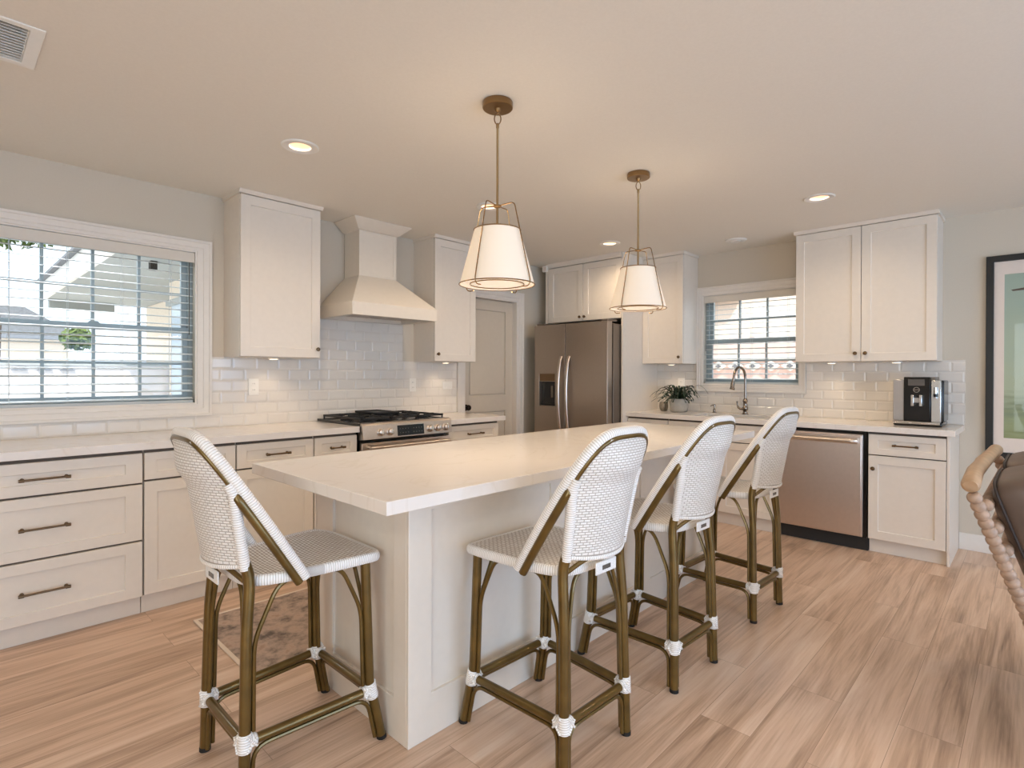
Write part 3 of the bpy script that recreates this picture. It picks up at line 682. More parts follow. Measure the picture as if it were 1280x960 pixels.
# ------------------------------------------------------------------ pantry door
mD = mapA(YA+.055)
g = MB(); a, b = DR[0]+.014, DR[1]-.014; xs = [a, a+.105, a+.118, b-.118, b-.105, b]; zs = [.008, .22, .233, .885, .898, 1.062, 1.075, 1.915, 1.928, 2.035]
Dm = [[.0]*9 for _ in range(5)]
for i in (1, 2, 3):
    for j0, j1 in ((1, 3), (5, 7)):
        for j in range(j0, j1+1): Dm[i][j] = -.014
for j in (2, 6): Dm[2][j] = -.003
g.relief(xs, zs, Dm, -.035, mD); dr = struct(g.build('door_1', M['door'], bevel=.002))
g = MB(); kx = a+.055
g.tube([(kx, YA+.055, .95), (kx, YA+.047, .95), (kx, YA+.045, .95), (kx, YA+.025, .95), (kx, YA+.020, .95), (kx, YA+.008, .95), (kx, YA-.006, .95), (kx, YA-.012, .95)], [.031, .031, .012, .010, .022, .029, .024, .010], 20); g.build('door_knob', mat('dark_bronze_knob', (48, 38, 32), .3, .9), dr)
g = MB(); g.relief([DR[0]-.092, DR[0]-.075, DR[0]-.03, DR[0]+.0, DR[0]+.012, DR[1]-.012, DR[1], DR[1]+.03, DR[1]+.075, DR[1]+.092], [0, DR[3]-.012, DR[3], DR[3]+.03, DR[3]+.075, DR[3]+.092],
    [[.022]*5, [.016]*4+[.022], [.012]*3+[.016, .022], [.006, .006, .012, .016, .022]] and [[.022]*5, [.016]*4+[.022], [.012]*3+[.016, .022], [.008, .008, .012, .016, .022], [None, .008, .012, .016, .022], [.008, .008, .012, .016, .022], [.012]*3+[.016, .022], [.016]*4+[.022], [.022]*5], 0.0005, mapA(YA))
struct(g.build('trim_1', M['trim'], bevel=.0015))
g = MB(); g.relief([DR[0]+.0005, DR[0]+.012, DR[1]-.012, DR[1]-.0005], [0, DR[3]-.012, DR[3]-.0005], [[0, 0], [None, 0], [0, 0]], -.155, mapA(YA)); struct(g.build('trim_2', M['trim']))
MB().box(DR[0]-.1, DR[1]+.1, YA+.165, YA+.18, 0, 2.2).build('wall_pantry', M['wall'])['kind'] = 'structure'

# ------------------------------------------------------------------ island
ix0, ix1, iy0, iy1 = .879, 3.674, 1.325, 2.285; bx0, bx1, by0, by1 = 1.107, 3.479, 1.536, 2.2
o = countertop('island_countertop', ix0, ix1, iy0, iy1, 'large overhanging white quartz island top with four stools around it')
t = thing('kitchen_island', 'white panelled kitchen island base under the large quartz top', 'kitchen island', ((bx0+bx1)/2, (by0+by1)/2, 0))
e = .014
MB().box(bx0+e, bx1-e, by0+e, by1-e, 0, CB-.001).build('body', M['cab'], t)
isl = M['cab']
def face(us, vs, mp, nm):
    D = [[(.0 if (i % 2 == 0 or j % 2 == 0) else -.0115) for j in range(len(vs)-1)] for i in range(len(us)-1)]
    MB().relief(us, vs, D, -.0135, mp).build(nm, isl, t, bevel=.002)
face([bx0, 1.207, 1.864, 1.964, 2.621, 2.721, 3.379, bx1], [0, .155, .80, CB-.001], mapA(by0), 'front_panelling')
face([by0+.014, 1.625, 2.052, by1-.014], [0, .145, .855, CB-.001], mapB(bx0), 'end_panelling')
face([by0+.014, 1.625, 2.11, by1-.014], [0, .145, .855, CB-.001], lambda u, v, d: (bx1+d, u, v), 'end_panelling')
face([bx0, 1.207, 1.864, 1.964, 2.621, 2.721, 3.379, bx1], [0, .155, .80, CB-.001], lambda u, v, d: (u, by1+d, v), 'back_panelling')

# ------------------------------------------------------------------ bar stools
def make_stool():
    t = thing('bar_stool', '', 'bar stool', local=True)
    RL, RF = (-.17, .0), (-.20, .455)
    legs = {}
    for sx in (-1, 1):
        rear = [(sx*.170, .0, .008), (sx*.167, .003, .18), (sx*.160, .010, .50), (sx*.154, .022, .66), (sx*.150, .006, .715)]
        front = [(sx*.202, .452, .008), (sx*.195, .418, .17), (sx*.194, .408, .20), (sx*.186, .395, .64)]
        legs[('r', sx)] = rear; legs[('f', sx)] = front
        for nm, path in (('r', rear), ('f', front)):
            L = MB().tube(fillet(path, .04, 4), .0168, 14).build('leg', M['cane'], t)
            p = Vector(path[0]); q = Vector(path[1]); dr_ = (p-q).normalized()
            MB().tube([p-dr_*.006, p+dr_*.0075], .0178, 14).build('foot_cap', M['rubber'], L)
    def at(key, z):
        P = [Vector(p) for p in legs[key]]
        for a, b in zip(P, P[1:]):
            if a.z <= z <= b.z: return a+(b-a)*((z-a.z)/(b.z-a.z))
        return P[-1]
    pairs = [(('r', -1), ('r', 1)), (('f', -1), ('f', 1)), (('r', -1), ('f', -1)), (('r', 1), ('f', 1))]
    for A, B in pairs:
        a, b = at(A, .18), at(B, .18); MB().tube([a, b], .0145, 14).build('stretcher', M['cane'], t)
        # thin foot arch under the stretcher
        d = (b-a).normalized(); def_ = .024
        P = [at(A, .012)+d*def_, at(A, .10)+d*def_, at(A, .150)+d*(def_+.012)]
        P = [at(A, .014)+d*def_, at(A, .152)+d*def_, at(B, .152)-d*def_, at(B, .014)-d*def_]
        P[1].z = .157; P[2].z = .157
        MB().tube(fillet(P, .05, 6), .0072, 8).build('foot_arch', M['cane'], t)
        for (K, s_) in ((A, 1), (B, -1)):
            P = [at(K, .205)+d*s_*.024, at(K, .47)+d*s_*.022, at(K, .60)+d*s_*.085, at(K, .628)+d*s_*.135]
            P[-1].z = .632; P[-2].z = .622
            if A[0] == 'r' and B[0] == 'r':
                P[2] = at(K, .60)+d*s_*.050; P[2].z = .610; P[3] = at(K, .63)+d*s_*.085; P[3].z = .634
            MB().tube(fillet(P, .045, 5), .0072, 8).build('corner_brace', M['cane'], t)
    # white lashings where stretchers meet legs
    for K in legs:
        a = at(K, .18); g = MB()
        up = (at(K, .215)-at(K, .150))
        g.tube([a-up*.42, a-up*.38, a+up*.38, a+up*.42], [.0185, .0205, .0205, .0185], 16)
        for A, B in pairs:
            if K in (A, B):
                o = B if K == A else A; d = (at(o, .18)-a).normalized(); g.tube([a+d*.012, a+d*.030, a+d*.034], [.021, .0185, .0165], 14)
                u = up.normalized()
                for s_ in (-1, 1):
                    w = d.cross(u)*.0205
                    g.tube([a+w+u*.024*s_, a+d*.03+w*.9-u*.012*s_], .0038, 6); g.tube([a-w+u*.024*s_, a+d*.03-w*.9-u*.012*s_], .0038, 6)
        g.build('lashing', M['wrap'], t)
    # seat
    def outline(n=64, k=0.0):
        out = []
        for i in range(n):
            a = 2*PI*i/n; c, s_ = _c(a), _s(a); p = 2/5.5
            x = math.copysign(abs(c)**p, c); y = math.copysign(abs(s_)**p, s_)
            yy = .240+y*(.222+k); hw = .137+.080*max(0, y*.5+.5)**.55+k
            out.append((x*hw, yy))
        return out
    def top(x, y):  # seat surface height: dished, waterfall at the front
        f = max(0, (y-.37)/.09); return .657-.010*math.exp(-((x/.13)**2+((y-.2)/.16)**2))-.012*f*f
    rings = [(-.004, None, 0), (-.03, None, 0), (-.08, None, 0), (-.14, None, 0), (-.20, None, 0)]
    g = MB(); P = []; UV = []
    sc_ = [1.0, .9, .75, .55, .35, .15, .02]
    for s_ in sc_:
        row = []; ur = []
        for (x, y) in outline(64, -.002): X, Y = x*s_, .240+(y-.240)*s_; row.append((X, Y, top(X, Y)+.001)); ur.append((X, Y))
        P.append(row+[row[0]]); UV.append(ur+[ur[0]])
    g.grid(P, UV)
    P2 = [[(x, y, z-.022) for x, y, z in r] for r in P]; g.grid(P2, UV)
    g.build('seat', M['seatweave'], t)
    g = MB(); rim = [(x, y, top(x, y)-.012) for x, y in outline(72, .0)]
    L = [Vector(p) for p in rim]; g.tube(L, .0175, 10, closed=True, up=(0, 0, 1), flat=(1.0, .72)); g.build('seat_rim', M['wrap'], t)
    # leaning back loop
    ang = math.atan2(.320, .485); S = Vector((0, .168, .632)); E_ = Vector((0, -.116, 1.090)); ax = (E_-S); Ln = ax.length; ax.normalize(); nrm = Vector((0, -ax.z, ax.y))  # points to the rear
    if nrm.y > 0: nrm = -nrm
    def loop_pt(tt):  # tt 0..1 across the loop, left end to right end
        a = PI*tt; x = -_c(a); y = _s(a); q = 2/2.7
        X = math.copysign(abs(x)**(q*.62), x)*.198; Y = abs(y)**(q*1.12)*Ln
        return X, Y
    NL = 72; lp = [loop_pt(k/NL) for k in range(NL+1)]
    W3 = lambda X, Y, dn=0: S+ax*Y+Vector((X, 0, 0))+nrm*dn
    path = [W3(X, Y) for X, Y in lp]
    # wrapped front band and bare cane tube behind it
    MB().tube([p-nrm*.008 for p in path], .0170, 14, up=tuple(nrm), flat=(1.0, 1.12)).build('back_wrap', M['wrap'], t)
    low = [S.z+ax.z*q[1] < .935 for q in lp]; MB().tube([p+nrm*(.0145 if lo else .0085)-(Vector((0, 0, 0)) if lo else (p-W3(0, Ln*.55)).normalized()*.004) for p, lo in zip(path, low)], [.0140 if lo else .0085 for lo in low], 12).build('back_loop', M['cane'], t)
    # woven back panel: within the loop, then hanging down to the rear legs, bulging to the rear
    def halfw(Y):
        best = .0
        for k in range(NL//2+1):
            if lp[k][1] <= Y: best = -lp[k][0]
            else: break
        return best
    zj = .935
    def edge(z):
        if z >= zj:
            Y = (z-S.z)/ax.z; return max(halfw(Y)-.010, .001), S.y+ax.y*Y+nrm.y*.015
        k = (z-.700)/(zj-.700); yj = S.y+ax.y*((zj-S.z)/ax.z)+nrm.y*.015
        wj = halfw((zj-S.z)/ax.z)-.010; w = .150+(wj-.150)*(max(0, k)**1.3); y = .008+(yj-.008)*k; return w, y
    rows = []; uvr = []; nz = 30; zt = S.z+ax.z*(Ln-.012); nu = 24
    for i in range(nz+1):
        z = .700+(zt-.700)*(i/nz); w, y = edge(z); bl = .060*min(1, w/.15)*(1-max(0, (z-.98)/(zt-.98))**1.2 if z > .98 else 1)
        row = []; ur = []
        for j in range(nu+1):
            u = -1+2*j/nu; row.append((w*u, y-bl*(1-abs(u)**2.2), z-.010*(1-u*u)*(1 if i == 0 else 0))); ur.append((w*u, z))
        rows.append(row); uvr.append(ur)
    g = MB(); g.grid(rows, uvr); o = g.build('back_panel', M['backweave'], t, smooth=80, fix=True)
    sm = o.modifiers.new('thick', 'SOLIDIFY'); sm.thickness = .007; sm.offset = 0
    for sx in (-1, 1):
        pts = [(sx*(edge(z)[0]+.002), edge(z)[1], z) for z in [.690+(.955-.690)*k/10 for k in range(11)]]
        MB().tube(pts, .0165, 12).build('edge_wrap', M['wrap'], t)
    bt = [(rows[0][j][0], rows[0][j][1], rows[0][j][2]) for j in range(nu+1)]; MB().tube(bt, .008, 8).build('hem_wrap', M['wrap'], t)
    # arch brace under the back panel
    P = [(-.150, .016, .645), (-.085, -.020, .690), (0, -.035, .702), (.085, -.020, .690), (.150, .016, .645)]
    MB().tube(fillet(P, .05, 5), .0078, 8).build('back_brace', M['cane'], t)
    o = MB().box(-.055, .055, -.036, -.031, .628, .668).build('maker_label', M['white_lash'], t, bevel=.002); MB().box(-.022, .022, -.0372, -.036, .640, .654).build('print_patch', M['screen'], o)
    return t
def copy_tree(o, parent=None):
    c = o.copy(); COL.objects.link(c); c.parent = parent
    for ch in list(o.children): copy_tree(ch, c)
    return c
stool = make_stool(); G_ = 'woven bistro bar stools at the island'
for i, (x, y, rz, lab) in enumerate([
    (.630, 1.862, -PI/2, 'woven white bar stool alone at the short end of the island, facing right'),
    (1.527, 1.058, -.035, 'woven white bar stool nearest the camera on the long side of the island'),
    (2.226, 1.044, -.045, 'woven white bar stool in the middle of the three along the island'),
    (3.088, 1.045, -.05, 'woven white bar stool closest to the dishwasher, last along the island')]):
    s_ = stool if i == 0 else copy_tree(stool)
    s_.location = (x, y, 0); s_.rotation_euler = (0, 0, rz); s_['label'] = lab; s_['category'] = 'bar stool'; s_['group'] = G_

# ------------------------------------------------------------------ pendants
def pendant(x, y, label, first=None):
    t = thing('pendant_lamp', label, 'pendant lamp', (x, y, ZC), group='pendants over the island')
    MB().lathe((x, y, ZC), [(.064, -.0005), (.066, -.004), (.066, -.026), (.063, -.029), (.014, -.030), (.012, -.040), (.004, -.046)], 36).build('canopy', M['brass'], t)
    g = MB(); g.tube([(x+.010*_c(2*PI*k/16), y-.010*_c(2*PI*k/16), 2.390+.024*_s(2*PI*k/16)) for k in range(16)], .0026, 8, closed=True); g.build('link', M['brass'], t)
    MB().lathe((x, y, 0), [(.003, 2.372), (.007, 2.368), (.007, 2.352), (.0052, 2.348), (.0052, 1.90), (.008, 1.898)], 14).build('rod', M['brass'], t)
    MB().lathe((x, y, 2.0), [(.006, .018), (.018, .014), (.018, .006), (.006, .002)], 20).build('hub', M['brass'], t)
    zt, zb, rt, rb = 1.905, 1.668, .100, .163; cam_a = math.atan2(-y, -x)
    fw = MB(); R_ = [cam_a+math.radians(a) for a in (-33+0, 57, 147, 237)]
    for a in R_:
        d = Vector((_c(a), _s(a), 0)); c = Vector((x, y, 0))
        P = [c+d*.012+Vector((0, 0, 2.012)), c+d*.086+Vector((0, 0, 2.016)), c+d*.168+Vector((0, 0, 1.668)), c+d*.155+Vector((0, 0, 1.650)), c+d*.125+Vector((0, 0, 1.652))]
        MB().tube(fillet(P, .018, 5), .0026, 8).build('frame_wire', M['brass'], t)
    for r, z in ((rb+.002, zb), (rt+.002, zt)):
        MB().tube([(x+r*_c(2*PI*k/48), y+r*_s(2*PI*k/48), z) for k in range(48)], .0026, 8, closed=True).build('ring', M['brass'], t)
    g = MB(); g.lathe((x, y, 0), [(rb, zb), (rt, zt), (rt-.0015, zt), (rb-.0015, zb)], 64, closed=True); g.build('shade', M['shade'], t)
    g = MB(); g.lathe((x, y, 0), [(.001, zb+.004), (rb-.004, zb+.004), (rb-.004, zb+.0065), (.001, zb+.0065)], 64); g.build('diffuser', M['diffuser'], t)
    MB().tube([(x+.118*_c(2*PI*k/48), y+.118*_s(2*PI*k/48), zb+.001) for k in range(48)], .0022, 8, closed=True).build('diffuser_ring', M['brass'], t)
    light('pendant_lamp_light', 'AREA', (x, y, zb-.012), 3.8, WARM, (0, 0, -1), shape='DISK', size=.24)
    light('pendant_lamp_uplight', 'SPOT', (x, y, zt-.02), 2.4, WARM, (0, 0, 1), spot_size=2.2, spot_blend=1, shadow_soft_size=.05)
pendant(1.692, 1.705, 'nearer and larger-looking brass pendant lamp with white tapered shade')
pendant(2.862, 1.705, 'farther brass pendant lamp with white tapered shade, above the far half of the island')

# ------------------------------------------------------------------ downlights, ceiling disc, register
vis = ['recessed downlight in the ceiling above the left counter, left of the hood', 'recessed downlight partly hidden behind the nearer pendant frame', 'recessed downlight in front of the refrigerator cabinet', 'recessed downlight in front of the two-door wall cabinet on the right']
for i, (x, y) in enumerate(CANS):
    if True:
        t = thing('recessed_downlight', vis[i] if i < 4 else 'recessed downlight over the living area behind the camera', 'ceiling light', (x, y, ZC), group='recessed ceiling downlights')
        MB().lathe((x, y, ZC), [(.094, -.0005), (.094, -.003), (.088, -.007), (.060, -.006), (.054, -.002), (.056, -.0005)], 40, closed=True).build('trim_ring', M['plastic'], t)
        MB().lathe((x, y, ZC), [(.0555, -.001), (.048, .038), (.050, .038), (.0575, -.001)], 40, closed=True).build('baffle', M['canbaffle'], t)
        MB().lathe((x, y, ZC), [(.001, .036), (.048, .036), (.048, .040), (.001, .040)], 40).build('lens', M['canglow'], t)
    light('downlight_lamp', 'SPOT', (x, y, ZC-.012), CAN_POWER, WARM, (0, 0, -1), spot_size=2.95, spot_blend=.75, shadow_soft_size=.05)
t = thing('smoke_alarm', 'flat round white disc on the ceiling near the sink window', 'alarm', (4.853, 1.917, ZC))
MB().lathe((4.853, 1.917, ZC), [(.088, -.0005), (.088, -.006), (.080, -.012), (.055, -.013), (.052, -.010), (.001, -.010)], 40).build('cover', M['plastic'], t)
MB().lathe((4.853, 1.917, ZC), [(.040, -.0102), (.036, -.018), (.001, -.020)], 32).build('centre_cap', M['plastic'], t)
t = thing('ceiling_register', 'white louvred air register in the ceiling corner above the left window', 'air vent', (.06, 2.66, ZC))
g = MB(); g.relief([-.135, -.10, .222, .262], [2.488, 2.517, 2.803, 2.834], [[.006]*3, [.006, None, .006], [.006]*3], .0005, lambda u, v, d: (u, v, ZC-d)); g.build('flange', M['plastic'], t, bevel=.002)
g = MB()
for k in range(13):
    y = 2.529+k*.0222; g.prism([(y-.0085, ZC-.003), (y-.003, ZC+.006), (y-.004, ZC+.007), (y-.0095, ZC-.002)], (-.099, .221), lambda u, v, w: (w, u, v))
for x in (-.0995, .2185): g.box(x, x+.003, 2.518, 2.802, ZC, ZC+.012)
g.build('louvre_panel', M['plastic'], t); MB().box(-.098, .220, 2.518, 2.802, ZC+.10, ZC+.11).build('duct_shade_sheet', M['iron'], t)  # black sheet painting the unlit duct behind the louvre gaps
for x, y in ((.045, 2.5025), (.045, 2.8185)): MB().lathe((x, y, ZC-.0065), [(.006, 0), (.004, -.002), (.001, -.002)], 12).build('screw', M['gap'], t)

# ------------------------------------------------------------------ outlets
def outlet(u, v, mp, label, horiz=False, h0=.009):
    w, hh = (.058, .036) if horiz else (.036, .058)
    t = thing('wall_outlet', label, 'outlet', tuple(mp(u, v, h0)), group='electrical plates on the backsplash')
    MB().relief([u-w, u+w], [v-hh, v+hh], [[h0+.006]], h0+.0003, mp).build('plate', M['plastic'], t, bevel=.002)
    if horiz:
        MB().relief([u-.034, u+.034], [v-.016, v+.016], [[h0+.009]], h0+.0062, mp).build('rocker', M['plastic'], t, bevel=.001)
    else:
        for s_ in (-1, 1):
            f = MB().relief([u-.0165, u+.0165], [v+s_*.022-.015, v+s_*.022+.015], [[h0+.008]], h0+.0062, mp).build('socket', M['plastic'], t, bevel=.002)
            g = MB()
            for dx in (-.006, .006): g.relief([u+dx-.001, u+dx+.001], [v+s_*.022-.003, v+s_*.022+.006], [[h0+.0084]], h0+.0081, mp)
            g.build('slots', M['gap'], f)
outlet(1.541, 1.182, mapA(YA), 'white outlet on the tile under the tall left wall cabinet')
outlet(2.905, 1.180, mapA(YA), 'white outlet on the tile just right of the range')
outlet(3.300, 1.172, mapA(YA), 'white horizontal switch plate beside the pantry door casing', True)
outlet(2.615, 1.185, mapB(XB), 'white outlet on the tile behind the potted plant')

# ------------------------------------------------------------------ coffee machine
t = thing('coffee_machine', 'black and silver automatic coffee machine on the back counter', 'coffee machine', (5.04, .625, .915))
cy0, cy1, cx0, cx1 = .478, .772, 4.905, 5.19
MB().box(cx0+.02, cx1, cy0, cy1, .945, 1.245).build('housing', M['black'], t, bevel=.012, seg=3)
MB().box(cx0+.004, cx1-.02, .708, cy1+.003, .950, 1.248).build('left_side_panel', M['silver'], t, bevel=.004)
MB().box(cx0+.002, cx0+.06, .492, .552, .945, 1.247).build('right_front_panel', mat('bright_silver_panel', (206, 208, 208), .22, .9), t, bevel=.006)
MB().box(cx0-.006, cx0+.10, .553, .709, .950, 1.268).build('front_column', M['black'], t, bevel=.004)
MB().box(cx0+.05, cx1-.03, .53, .60, 1.246, 1.268).build('bean_lid', M['fridge_side'], t, bevel=.003)
MB().box(cx0-.0075, cx0-.0062, .585, .683, 1.206, 1.252).build('display', M['screen'], t)
g = MB(); g.prism([(cx0-.055, .930), (cx0-.060, .940), (cx0-.050, .950), (cx0+.02, .950), (cx0+.02, .930)], (cy0+.015, cy1-.005), lambda u, v, w: (u, w, v)); g.build('drip_tray', M['chrome'], t, bevel=.002)
MB().box(cx0-.05, cx1, cy0+.004, cy1-.006, .9165, .944).build('base', M['black'], t, bevel=.010, seg=3)
MB().box(cx0-.035, cx0-.0065, .603, .662, 1.085, 1.118).build('spout_bracket', M['silver'], t)
for y in (.604, .652): MB().box(cx0-.050, cx0-.020, y-.0085, y+.0085, 1.060, 1.140).build('coffee_spout', M['chrome'], t, bevel=.003)
g = MB(); g.tube([(cx0+.002, .522, 1.165), (cx0-.022, .522, 1.165)], .009, 12); g.tube([(cx0-.022, .522, 1.195), (cx0-.022, .522, 1.15), (cx0-.020, .522, 1.115)], [.009, .010, .0075], 12); g.build('milk_frother', M['chrome'], t)
MB().tube([(cx0-.022, .522, 1.150), (cx0-.021, .522, 1.128)], .0125, 12).build('frother_collar', M['black'], t)
MB().lathe((cx0-.0063, .633, 1.176), [(.016, -.0012), (.019, -.0012), (.019, 0), (.016, 0)], 32, axis='x', closed=True).build('badge_ring', M['chrome'], t)
text_mesh('badge_lettering', 'jura', .018, M['chrome'], t, Matrix.Translation(Vector((cx0-.0068, .633, 1.177))-Vector(t.location)) @ Matrix(((0, 0, -1, 0), (-1, 0, 0, 0), (0, 1, 0, 0), (0, 0, 0, 1))))

# ------------------------------------------------------------------ plant and small pot
px_, py_ = 5.045, 2.545
t = thing('potted_plant', 'dark green arching cactus-leaved plant in ribbed stone-grey pot on the back counter', 'plant', (px_, py_, .915))
g = MB(); n = 48; prof = [(.072, .9155), (.084, .935), (.090, .98), (.090, 1.035), (.086, 1.045), (.080, 1.045), (.078, 1.03)]; vs_ = []
for r, z in prof:
    for k in range(n): a = 2*PI*k/n; rr = r*(1+(.012*_c(12*a) if z < 1.04 else 0)); vs_.append((px_+rr*_c(a), py_+rr*_s(a), z))
fs = [(i*n+k, i*n+(k+1) % n, (i+1)*n+(k+1) % n, (i+1)*n+k) for i in range(len(prof)-1) for k in range(n)]+[tuple(range(n))[::-1]]
g.add(vs_, fs); g.build('pot', M['pot'], t, smooth=60)
MB().lathe((px_, py_, 0), [(.001, 1.030), (.077, 1.030), (.076, 1.022)], 32).build('soil', M['bark'], t)
rnd = random.Random(4)
g = MB()
for k in range(84):
    a = 2*PI*k/84+rnd.uniform(-.1, .1); ln = rnd.uniform(.10, .24); lift = rnd.uniform(.02, .13)
    if _c(a) > .3: ln *= .6
    d = Vector((_c(a), _s(a), 0)); sd = Vector((-_s(a), _c(a), 0)); seg = 7; left = []; right = []
    base = Vector((px_, py_, 1.032))+d*rnd.uniform(0, .05)
    tw = rnd.uniform(-.8, .8)
    for i in range(seg*2+1):
        q = i/(seg*2); p = base+d*ln*q+Vector((0, 0, lift*math.sin(PI*min(q*.75, 1))*1.3-.05*q*q))
        w = (.0045+.0085*abs(math.sin(seg*.5*PI*q*1.0)))*(1-.5*q); s2 = (sd*_c(tw)+Vector((0, 0, 1))*_s(tw)); left.append(p-s2*w); right.append(p+s2*w)
    m_ = len(left); mid = [(left[i]+right[i])/2+Vector((0, 0, .0022)) for i in range(m_)]; lo = [p-Vector((0, 0, .0044)) for p in mid]
    vs_ = left+mid+right+lo; fs = []
    for i in range(m_-1):
        for r1, r2 in ((0, 1), (1, 2), (2, 3), (3, 0)): fs.append((r1*m_+i, r1*m_+i+1, r2*m_+i+1, r2*m_+i))
    g.add(vs_, fs)
g.build('foliage', M['leaf'], t, fix=False)
t = thing('candle_cup', 'small rounded metallic grey cup left of the potted plant', 'cup', (5.10, 2.735, .915))
MB().lathe((5.10, 2.735, .915), [(.030, .0005), (.040, .015), (.046, .045), (.043, .072), (.038, .088), (.035, .088), (.040, .07), (.040, .02), (.001, .01)], 28).build('cup_body', mat('hammered_metal', (150, 140, 126), .3, .7, .12, 80, bump=.5), t)
MB().lathe((5.10, 2.735, .915), [(.001, .055), (.0385, .055), (.0385, .012), (.001, .012)], 24).build('wax_fill', M['matboard'], t)

# ------------------------------------------------------------------ picture
t = thing('framed_picture', 'tall black-framed green abstract landscape print on the right wall', 'picture', (XB, -.275, .694))
P0, P1, Z0, Z1 = -.82, .272, .694, 2.133
g = MB(); g.relief([P0, P0+.042, P1-.042, P1], [Z0, Z0+.042, Z1-.042, Z1], [[.03]*3, [.03, None, .03], [.03]*3], .001, mapB(XB)); g.build('frame', M['frame'], t, bevel=.002)
g = MB(); g.relief([P0+.043, P0+.103, P1-.098, P1-.043], [Z0+.043, Z0+.145, Z1-.135, Z1-.043], [[.014]*3, [.014, None, .014], [.014]*3], .004, mapB(XB)); g.build('mat_board', M['matboard'], t)
g = MB(); g.relief([P0+.10, P1-.095], [Z0+.142, Z1-.132], [[.008]], .005, mapB(XB)); pr_ = g.build('print', M['print'], t)
for o_ in (pr_,): pass
g = MB(); z = Z1-.235; g.prism([(-.10, z+.02), (.14, z-.012), (.13, z-.022), (.05, z-.018), (-.10, z-.004)], (.0082, .0088), lambda u, v, w: (XB-w, u, v)); g.build('painted_branch', M['bark'], pr_)
MB().add([(XB-.0175, P0+.043, Z0+.043), (XB-.0175, P1-.043, Z0+.043), (XB-.0175, P1-.043, Z1-.043), (XB-.0175, P0+.043, Z1-.043)], [(3, 2, 1, 0)]).build('glazing', M['glass'], t, fix=False)

# ------------------------------------------------------------------ spool-frame settee at the right edge
t = thing('spool_settee', 'low settee with limed bobbin-turned frame and taupe leather cushions', 'settee', (2.7, -.1, 0))
A = Vector((2.19, .147, .945)); B = Vector((3.20, .131, .955)); lean = Vector((.20, -.20, 0))  # posts rake: foot position relative to the top
lean = Vector((.24, -.25, 0))
def bead_post(top_, bot, name='bobbin_post', r=.0198, pitch=.0285):
    d = bot-top_; L = d.length; n = int(L/pitch); pts = []; rs = []
    for k in range(n):
        for q in (0, .12, .3, .5, .7, .88):
            pts.append(top_+d*((k+q)/n)); rs.append(.012+(r-.012)*math.sin(PI*min(max(q, .02), .98))**.55)
    MB().tube(pts, rs, 16).build(name, M['bead'], t, smooth=60)
ax_ = (B-A).normalized()
g = MB(); mid = (A+B)/2+Vector((0, .008, .006))
P = [A+Vector((-.012, .0, -.004)), A+Vector((.0, 0, .0)), A+(mid-A)*.5+Vector((0, .006, .002)), A+(mid-A)*.9, mid, mid+(B-mid)*.5, B, B+Vector((.02, 0, .002))]
g.tube(P, [.018, .0245, .0235, .0225, .024, .0225, .0245, .018], 18); g.build('top_rail', M['railwood'], t, smooth=60)
foot = Vector((.33, -.30, -.945))
bead_post(A+Vector((.008, -.004, -.028)), A+foot); bead_post(B+Vector((-.008, -.004, -.028)), B+foot)
for k, q in enumerate((.075, .15, .225)):
    a = A+foot*q+Vector((.03, 0, 0)); b = B+foot*q-Vector((.03, 0, 0)); bead_post(a+Vector((0, -.01, 0)), b+Vector((0, -.01, 0)), 'bobbin_rail', .019, .034)
bead_post(A+foot*.66+Vector((.03, 0, 0)), B+foot*.66-Vector((.03, 0, 0)), 'bobbin_rail', .02, .034)
fl = Vector((0, -.62, 0)); seat_z = .33
for X in (A, B):
    p = X+foot; q = Vector((p.x-.05, p.y-.60, 0)); bead_post(Vector((q.x, q.y, .60)), q, 'bobbin_post'); bead_post(X+foot*.38, Vector((q.x, q.y, .60)), 'bobbin_arm', .021, .033)
    bead_post(X+foot*.72, Vector((q.x, q.y, .27)), 'bobbin_rail', .02, .033)
def cushion(c, hx, hy, hz, R3, name, puff=.35, piping=True):
    n = 20; g = MB(); vs_ = []; 
    def sq(a, p): return math.copysign(abs(a)**p, a)
    P = []
    for i in range(n+1):
        ph = -PI/2+PI*i/n; row = []
        for j in range(n*2+1):
            th = 2*PI*j/(2*n); p = .28
            x = sq(_c(th), p)*sq(_c(ph), p); y = sq(_s(th), p)*sq(_c(ph), p); z = sq(_s(ph), .45)
            z *= (1-.18*max(abs(x), abs(y))**4)
            v = R3 @ Vector((x*hx, y*hy, z*hz)); row.append(c+v)
        P.append(row)
    g.grid(P); o = g.build(name, M['leather'], t, smooth=70)
    if piping:
        for s_ in (-1, 1):
            pts = []
            for j in range(48):
                th = 2*PI*j/48; p = .28; v = R3 @ Vector((sq(_c(th), p)*hx*.985, sq(_s(th), p)*hy*.985, s_*hz*.62)); pts.append(c+v)
            MB().tube(pts, .004, 8, closed=True).build('piping', M['piping'], o)
# back cushions lean with the posts: local x along rail, local y up the back, local z thickness
up_ = (-foot).normalized(); zz = ax_.cross(up_).normalized(); R3 = Matrix((ax_, up_, zz)).transposed()
for k in range(2):
    c = A+(B-A)*(.285+.47*k)+foot*.27-Vector((0, .100, 0)); cushion(c+Vector((.01, 0, .0)), .240, .30, .085, R3, 'back_cushion')
cushion((A+B)/2+foot*.66+Vector((-.02, -.36, .03)), .46, .30, .085, Matrix.Identity(3), 'seat_cushion')

